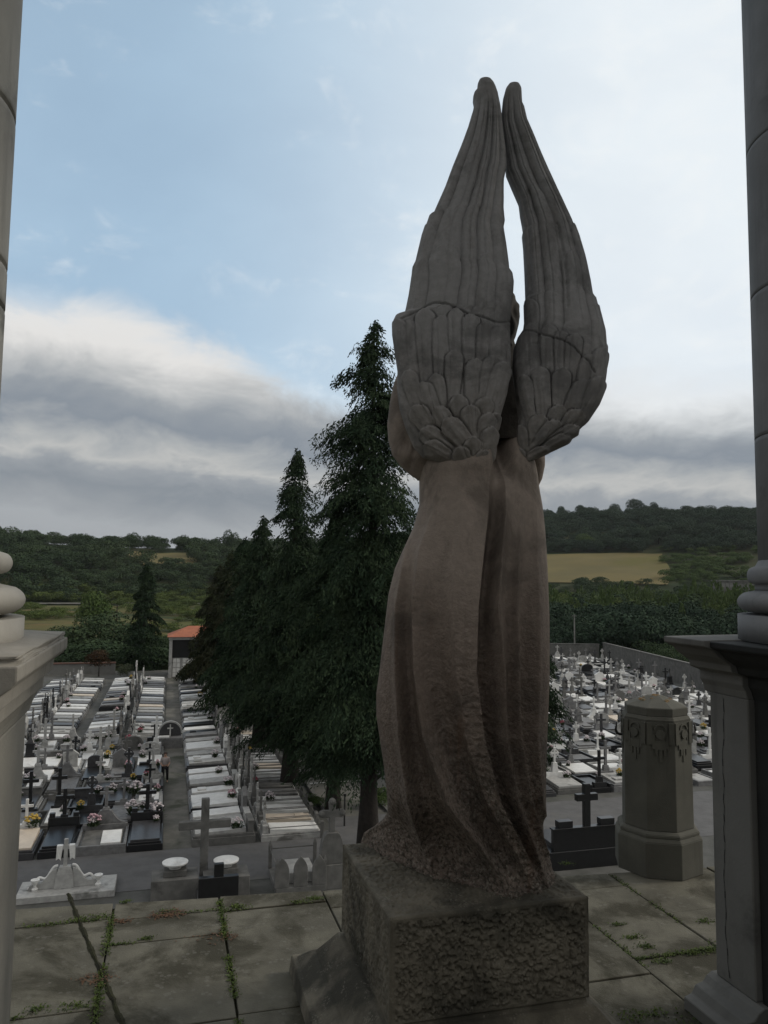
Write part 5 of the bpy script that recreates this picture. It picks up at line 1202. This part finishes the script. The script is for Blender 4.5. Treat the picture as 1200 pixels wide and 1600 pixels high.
# wooded slope on the left
x, y, a, d, g = scatter(900, -33, -3, 346, 500, 1, lambda a, d, x, y: ~((a > -18.7) & (a < -13.8) & (d > 405) & (d < 460)) & ~((d > 475) & (vnoise(a * 1.1, d * 0, seed=2) > .80)))
rr = g.uniform(3.2, 6.6, len(x)); mass('woodland', 'dark broadleaf wood covering the slope left of the cypresses', 'wood', M['wood_a'], x, y, rr, rr * g.uniform(1.1, 1.7, len(x)), TPL, 1)
x, y, a, d, g = scatter(1500, -33, -3, 112, 328, 2, lambda a, d, x, y: (vnoise(x / 16, y / 16, seed=5) > .50) & ((d > 190) | (vnoise(x / 9, y / 9, seed=6) > .55)) & ~((a > -24.6) & (a < -21) & (d > 145) & (d < 190)))
rr = g.uniform(1.1, 2.6, len(x)) * (.7 + d / 500); mass('scrub', 'low bushes scattered over the rough ground behind the left graves', 'bushes', M['thicket'], x, y, rr, rr * g.uniform(.8, 1.4, len(x)), TPL, 2)
x, y, a, d, g = scatter(300, -33, -3, 344, 362, 22)
rr = g.uniform(2.2, 4.0, len(x)); mass('roadside_bushes', 'bushes lining the far road at the foot of the left wood', 'bushes', M['thicket'], x, y, rr, rr * g.uniform(1., 1.5, len(x)), TPL, 22)
# wooded hill on the right
x, y, a, d, g = scatter(1250, -3, 34, 516, 680, 3)
rr = g.uniform(4.0, 7.6, len(x)); mass('woodland', 'dark wooded hill behind the golden field', 'wood', M['wood_b'], x, y, rr, rr * g.uniform(1.2, 1.8, len(x)), TPL, 3)
x, y, a, d, g = scatter(560, 19.9, 34, 392, 525, 4, lambda a, d, x, y: (vnoise(x / 16, y / 16, seed=15) > .36))
rr = g.uniform(2.6, 5.0, len(x)); mass('bushes', 'green bushes spreading right of the golden field', 'bushes', M['bush_green'], x, y, rr, rr * g.uniform(.9, 1.3, len(x)), TPL, 4)
x, y, a, d, g = scatter(380, -2, 30, 352, 396, 5, lambda a, d, x, y: (vnoise(a * .8, d / 30, seed=25) > .34))
rr = g.uniform(2.4, 4.6, len(x)); mass('hedge', 'dark hedge bushes along the near edge of the golden field', 'hedge', M['wood_a'], x, y, rr, rr * g.uniform(.9, 1.3, len(x)), TPL, 5)
# young wood between cemetery and field
inside = lambda x, y: (x < 36.5 + 0 * y) & (y < 124)
x, y, a, d, g = scatter(1400, 3, 32, 190, 345, 6)
rr = g.uniform(1.8, 3.6, len(x)) * (.8 + .4 * d / 345); mass('thicket', 'light green young trees forming the upper band beyond the right cemetery', 'thicket', M['thicket'], x, y, rr, rr * g.uniform(1.5, 2.3, len(x)) * (.9), TPL, 6)
x, y, a, d, g = scatter(620, 3, 32, 128, 205, 61, lambda a, d, x, y: ~inside(x, y))
rr = g.uniform(2.0, 4.2, len(x)); mass('thicket', 'tall dark trees right behind the far cemetery wall', 'thicket', M['wood_b'], x, y, rr, rr * g.uniform(1.3, 2.3, len(x)), TPL, 61)
x, y, a, d, g = scatter(900, 6, 32, 175, 340, 7)
kk = vnoise(x / 18, y / 18, seed=77) > .52; x, y = x[kk], y[kk]; rr = g.uniform(2.2, 4.4, len(x)) * (.7 + .7 * vnoise(x / 25, y / 25, seed=78)); mass('thicket', 'slender pale green saplings standing out of the thicket', 'thicket', M['bush_green'], x, y, rr, rr * 2.0, TPP, 7)
x, y, a, d, g = scatter(260, 13, 32, 96, 128, 8, lambda a, d, x, y: ~inside(x, y) & (x > 40))
rr = g.uniform(1.4, 2.4, len(x)); mass('thicket', 'bushes just outside the right cemetery wall', 'thicket', M['wood_a'], x, y, rr, rr * 1.6, TPL, 8)
x, y, a, d, g = scatter(230, 5, 32, 150, 350, 41, lambda a, d, x, y: ~inside(x, y) & (vnoise(x / 30, y / 30, seed=42) > .48))
rr = g.uniform(3.4, 6.2, len(x)); mass('thicket', 'darker rounded trees rising out of the thicket', 'thicket', M['wood_a'], x, y, rr, rr * g.uniform(1.2, 1.9, len(x)), TPL, 41)
# far blue ridge
x, y, a, d, g = scatter(300, -30, -14, 700, 760, 9); rr = g.uniform(6, 10, len(x))
x, y, a, d, g = scatter(120, -28, -15.0, 106, 128, 31)
rr = g.uniform(1.6, 3.4, len(x)); mass('bushes', 'dense dark bushes closing the left cemetery behind the graves', 'bushes', M['wood_a'], x, y, rr, rr * g.uniform(.8, 1.25, len(x)), TPL, 31)
# trees that can be told apart
RG = 'trees standing on the skyline'
def broadleaf(px, d_, h_, r_, mat, label, k, group=None, name='tree', cat='tree', lift=.30, tr=.25, base=None):
    if group == RG: h_ *= 1.3; r_ *= 1.1
    x = (px - 600) / F_PX * d_; z = float(T(x, d_)) if base is None else base
    t = empty(name, (x, d_, z - .1), k * .7); tag(t, label, cat, group)
    if lift > 0: add_obj('trunk', trunk_mesh(h_ * .7, tr, k, rootflare=1.3), t, M['bark'], True)
    key = ('crown', k % 4); V, Fq = TPH[k % 4]
    W_ = V.copy(); W_[:, :2] *= r_; W_[:, 2] = (W_[:, 2] / 1.62) * h_ * (1 - lift) + h_ * lift - (.42 if group == RG else .12) * h_ * (lift == 0)
    add_obj('crown', np_mesh('crown', W_, Fq), t, mat)
    return t

for k, (px, d_, h_, r_, lab) in enumerate([(18, 452, 14, 8, 'big round tree on the skyline beside the left column'), (60, 462, 9.5, 7, 'lower round tree right of the leftmost skyline tree'), (207, 465, 12.5, 4.6, 'narrow skyline tree, first right of the far pale ridge'), (238, 468, 11.5, 7, 'wide skyline tree, second right of the far pale ridge'),
      (288, 470, 14, 5.5, 'tall round tree on the skyline left of the cypresses'), (322, 468, 10.5, 5.5, 'smaller skyline tree between two taller ones near the cypresses'), (362, 455, 16.5, 5.0, 'tall upright skyline tree just left of the cypress row'),
      (398, 470, 12, 5, 'skyline tree touching the cypress row')]):
    broadleaf(px, d_, h_, r_, M['wood_a'], lab, k + 1, RG, tr=.45, lift=.0)
for k, (px, d_, h_, r_, lab) in enumerate([(878, 655, 13, 5.5, 'small dark tree on the hill skyline beside the angel robe'), (906, 655, 13.5, 5, 'second tree on the hill skyline right of the robe'), (962, 660, 15, 8, 'rounded tree near the top of the right hill'), (992, 660, 19, 11, 'flat topped pine clump at the highest point of the hill'),
      (1024, 660, 15, 6, 'tree just right of the pine clump on the hill top'), (1078, 655, 14, 8, 'broad tree on the hill skyline right of centre'), (1112, 655, 15, 9, 'wide crowned tree on the skyline near the right column'), (1160, 650, 13, 8, 'skyline tree touching the right column')]):
    broadleaf(px, d_, h_, r_, M['wood_b'], lab, k + 3, 'trees standing on the right skyline', tr=.5, lift=.12)
for k, (px, r_, h_, lab) in enumerate([(868, 6.5, 10, 'round tree at the upper left corner of the golden field'), (912, 8, 12, 'light green tree on the upper edge of the golden field'), (962, 9.5, 13.5, 'wide tree under the wood, above the middle of the golden field'), (1000, 8, 12, 'tree between two wide ones above the golden field'),
      (1030, 8.5, 13, 'round tree above the right end of the golden field'), (1068, 11, 16, 'largest round tree right of the golden field'), (1110, 9, 13, 'dark tree above the bushes near the right column')]):
    broadleaf(px, 512, h_, r_, M['bush_green'] if k == 1 else M['wood_b'], lab, k, 'trees along the upper edge of the golden field', lift=.12, tr=.4)
broadleaf(164, 93, 3.5, 1.75, M['bush_brown'], 'small round reddish brown tree behind the left graves', 2, lift=.22, tr=.10, base=GZ)
broadleaf(205, 92, 1.9, 1.1, M['bush_pale'], 'small pale round shrub behind the left graves', 3, name='shrub', cat='shrub', lift=0, base=GZ)
for k, (px, d_, h_, r_, lab) in enumerate([(128, 118, 5.5, 5.2, 'broad dark bush behind the left graves, nearest the pier'), (168, 122, 7.0, 5.0, 'tall dark bush between the brown tree and the lone columnar tree'), (205, 117, 6.0, 4.0, 'dark bush at the foot of the lone columnar tree'), (100, 128, 4.6, 3.6, 'bush at the far left behind the pier cap'),
      (150, 136, 10.2, 3.6, 'upright light green tree standing in the scrub behind the bushes'), (258, 112, 4.2, 2.6, 'bush between the columnar tree and the niche block')]):
    broadleaf(px, d_, h_, r_, M['bush_green'] if k == 4 else M['wood_a'], lab, k + 2, 'bushes behind the left graves', name='bush', cat='bush', lift=0 if k != 4 else .1, base=GZ)
broadleaf(982, 130, 5.2, 4.0, M['bush_green'], 'round fresh green bush against the far cemetery wall', 1, name='bush', cat='bush', lift=0, base=GZ)
broadleaf(1042, 112, 3.2, 2.4, M['wood_a'], 'dark bush leaning over the right cemetery wall', 2, name='bush', cat='bush', lift=0, base=GZ)
for k, (px, py, h_, r_, lab) in enumerate([(533, 1205, 1.5, 1.9, 'hedge clump beside the tree road under the cypresses'), (560, 1212, 1.3, 1.1, 'small shrub at the foot of the cypress across the road'), (600, 1262, 1.2, .9, 'small shrub right of the thick trunk by the road'), (492, 1262, .7, .8, 'low green shrub inside the road kerb beside the railed tombs')]):
    p = on_z(px, py, GZ)
    t = empty('shrub', (p[0], p[1], GZ), k); tag(t, lab, 'shrub', 'shrubs beside the tree road'); V, Fq = TPH[k]; W_ = V.copy(); W_[:, :2] *= r_; W_[:, 2] = W_[:, 2] / 1.62 * h_ - .1
    add_obj('foliage', np_mesh('foliage', W_, Fq), t, M['bush_green'])

# ------------------------------------------------------------------ thin evening haze
hz = bpy.data.materials.new('haze'); hz.use_nodes = True; nt = hz.node_tree; nt.nodes.clear()
pv_ = nt.nodes.new('ShaderNodeVolumePrincipled'); pv_.inputs['Color'].default_value = (.86, .90, .94, 1); pv_.inputs['Density'].default_value = .00006; pv_.inputs['Anisotropy'].default_value = .2
mo = nt.nodes.new('ShaderNodeOutputMaterial'); nt.links.new(pv_.outputs[0], mo.inputs['Volume'])
mb = MB(); mb.box(-4200, 4200, -4200, 4200, -14, 105)
tag(mb.build('haze', hz), 'thin pale haze in the air over the valley', 'haze', kind='stuff')
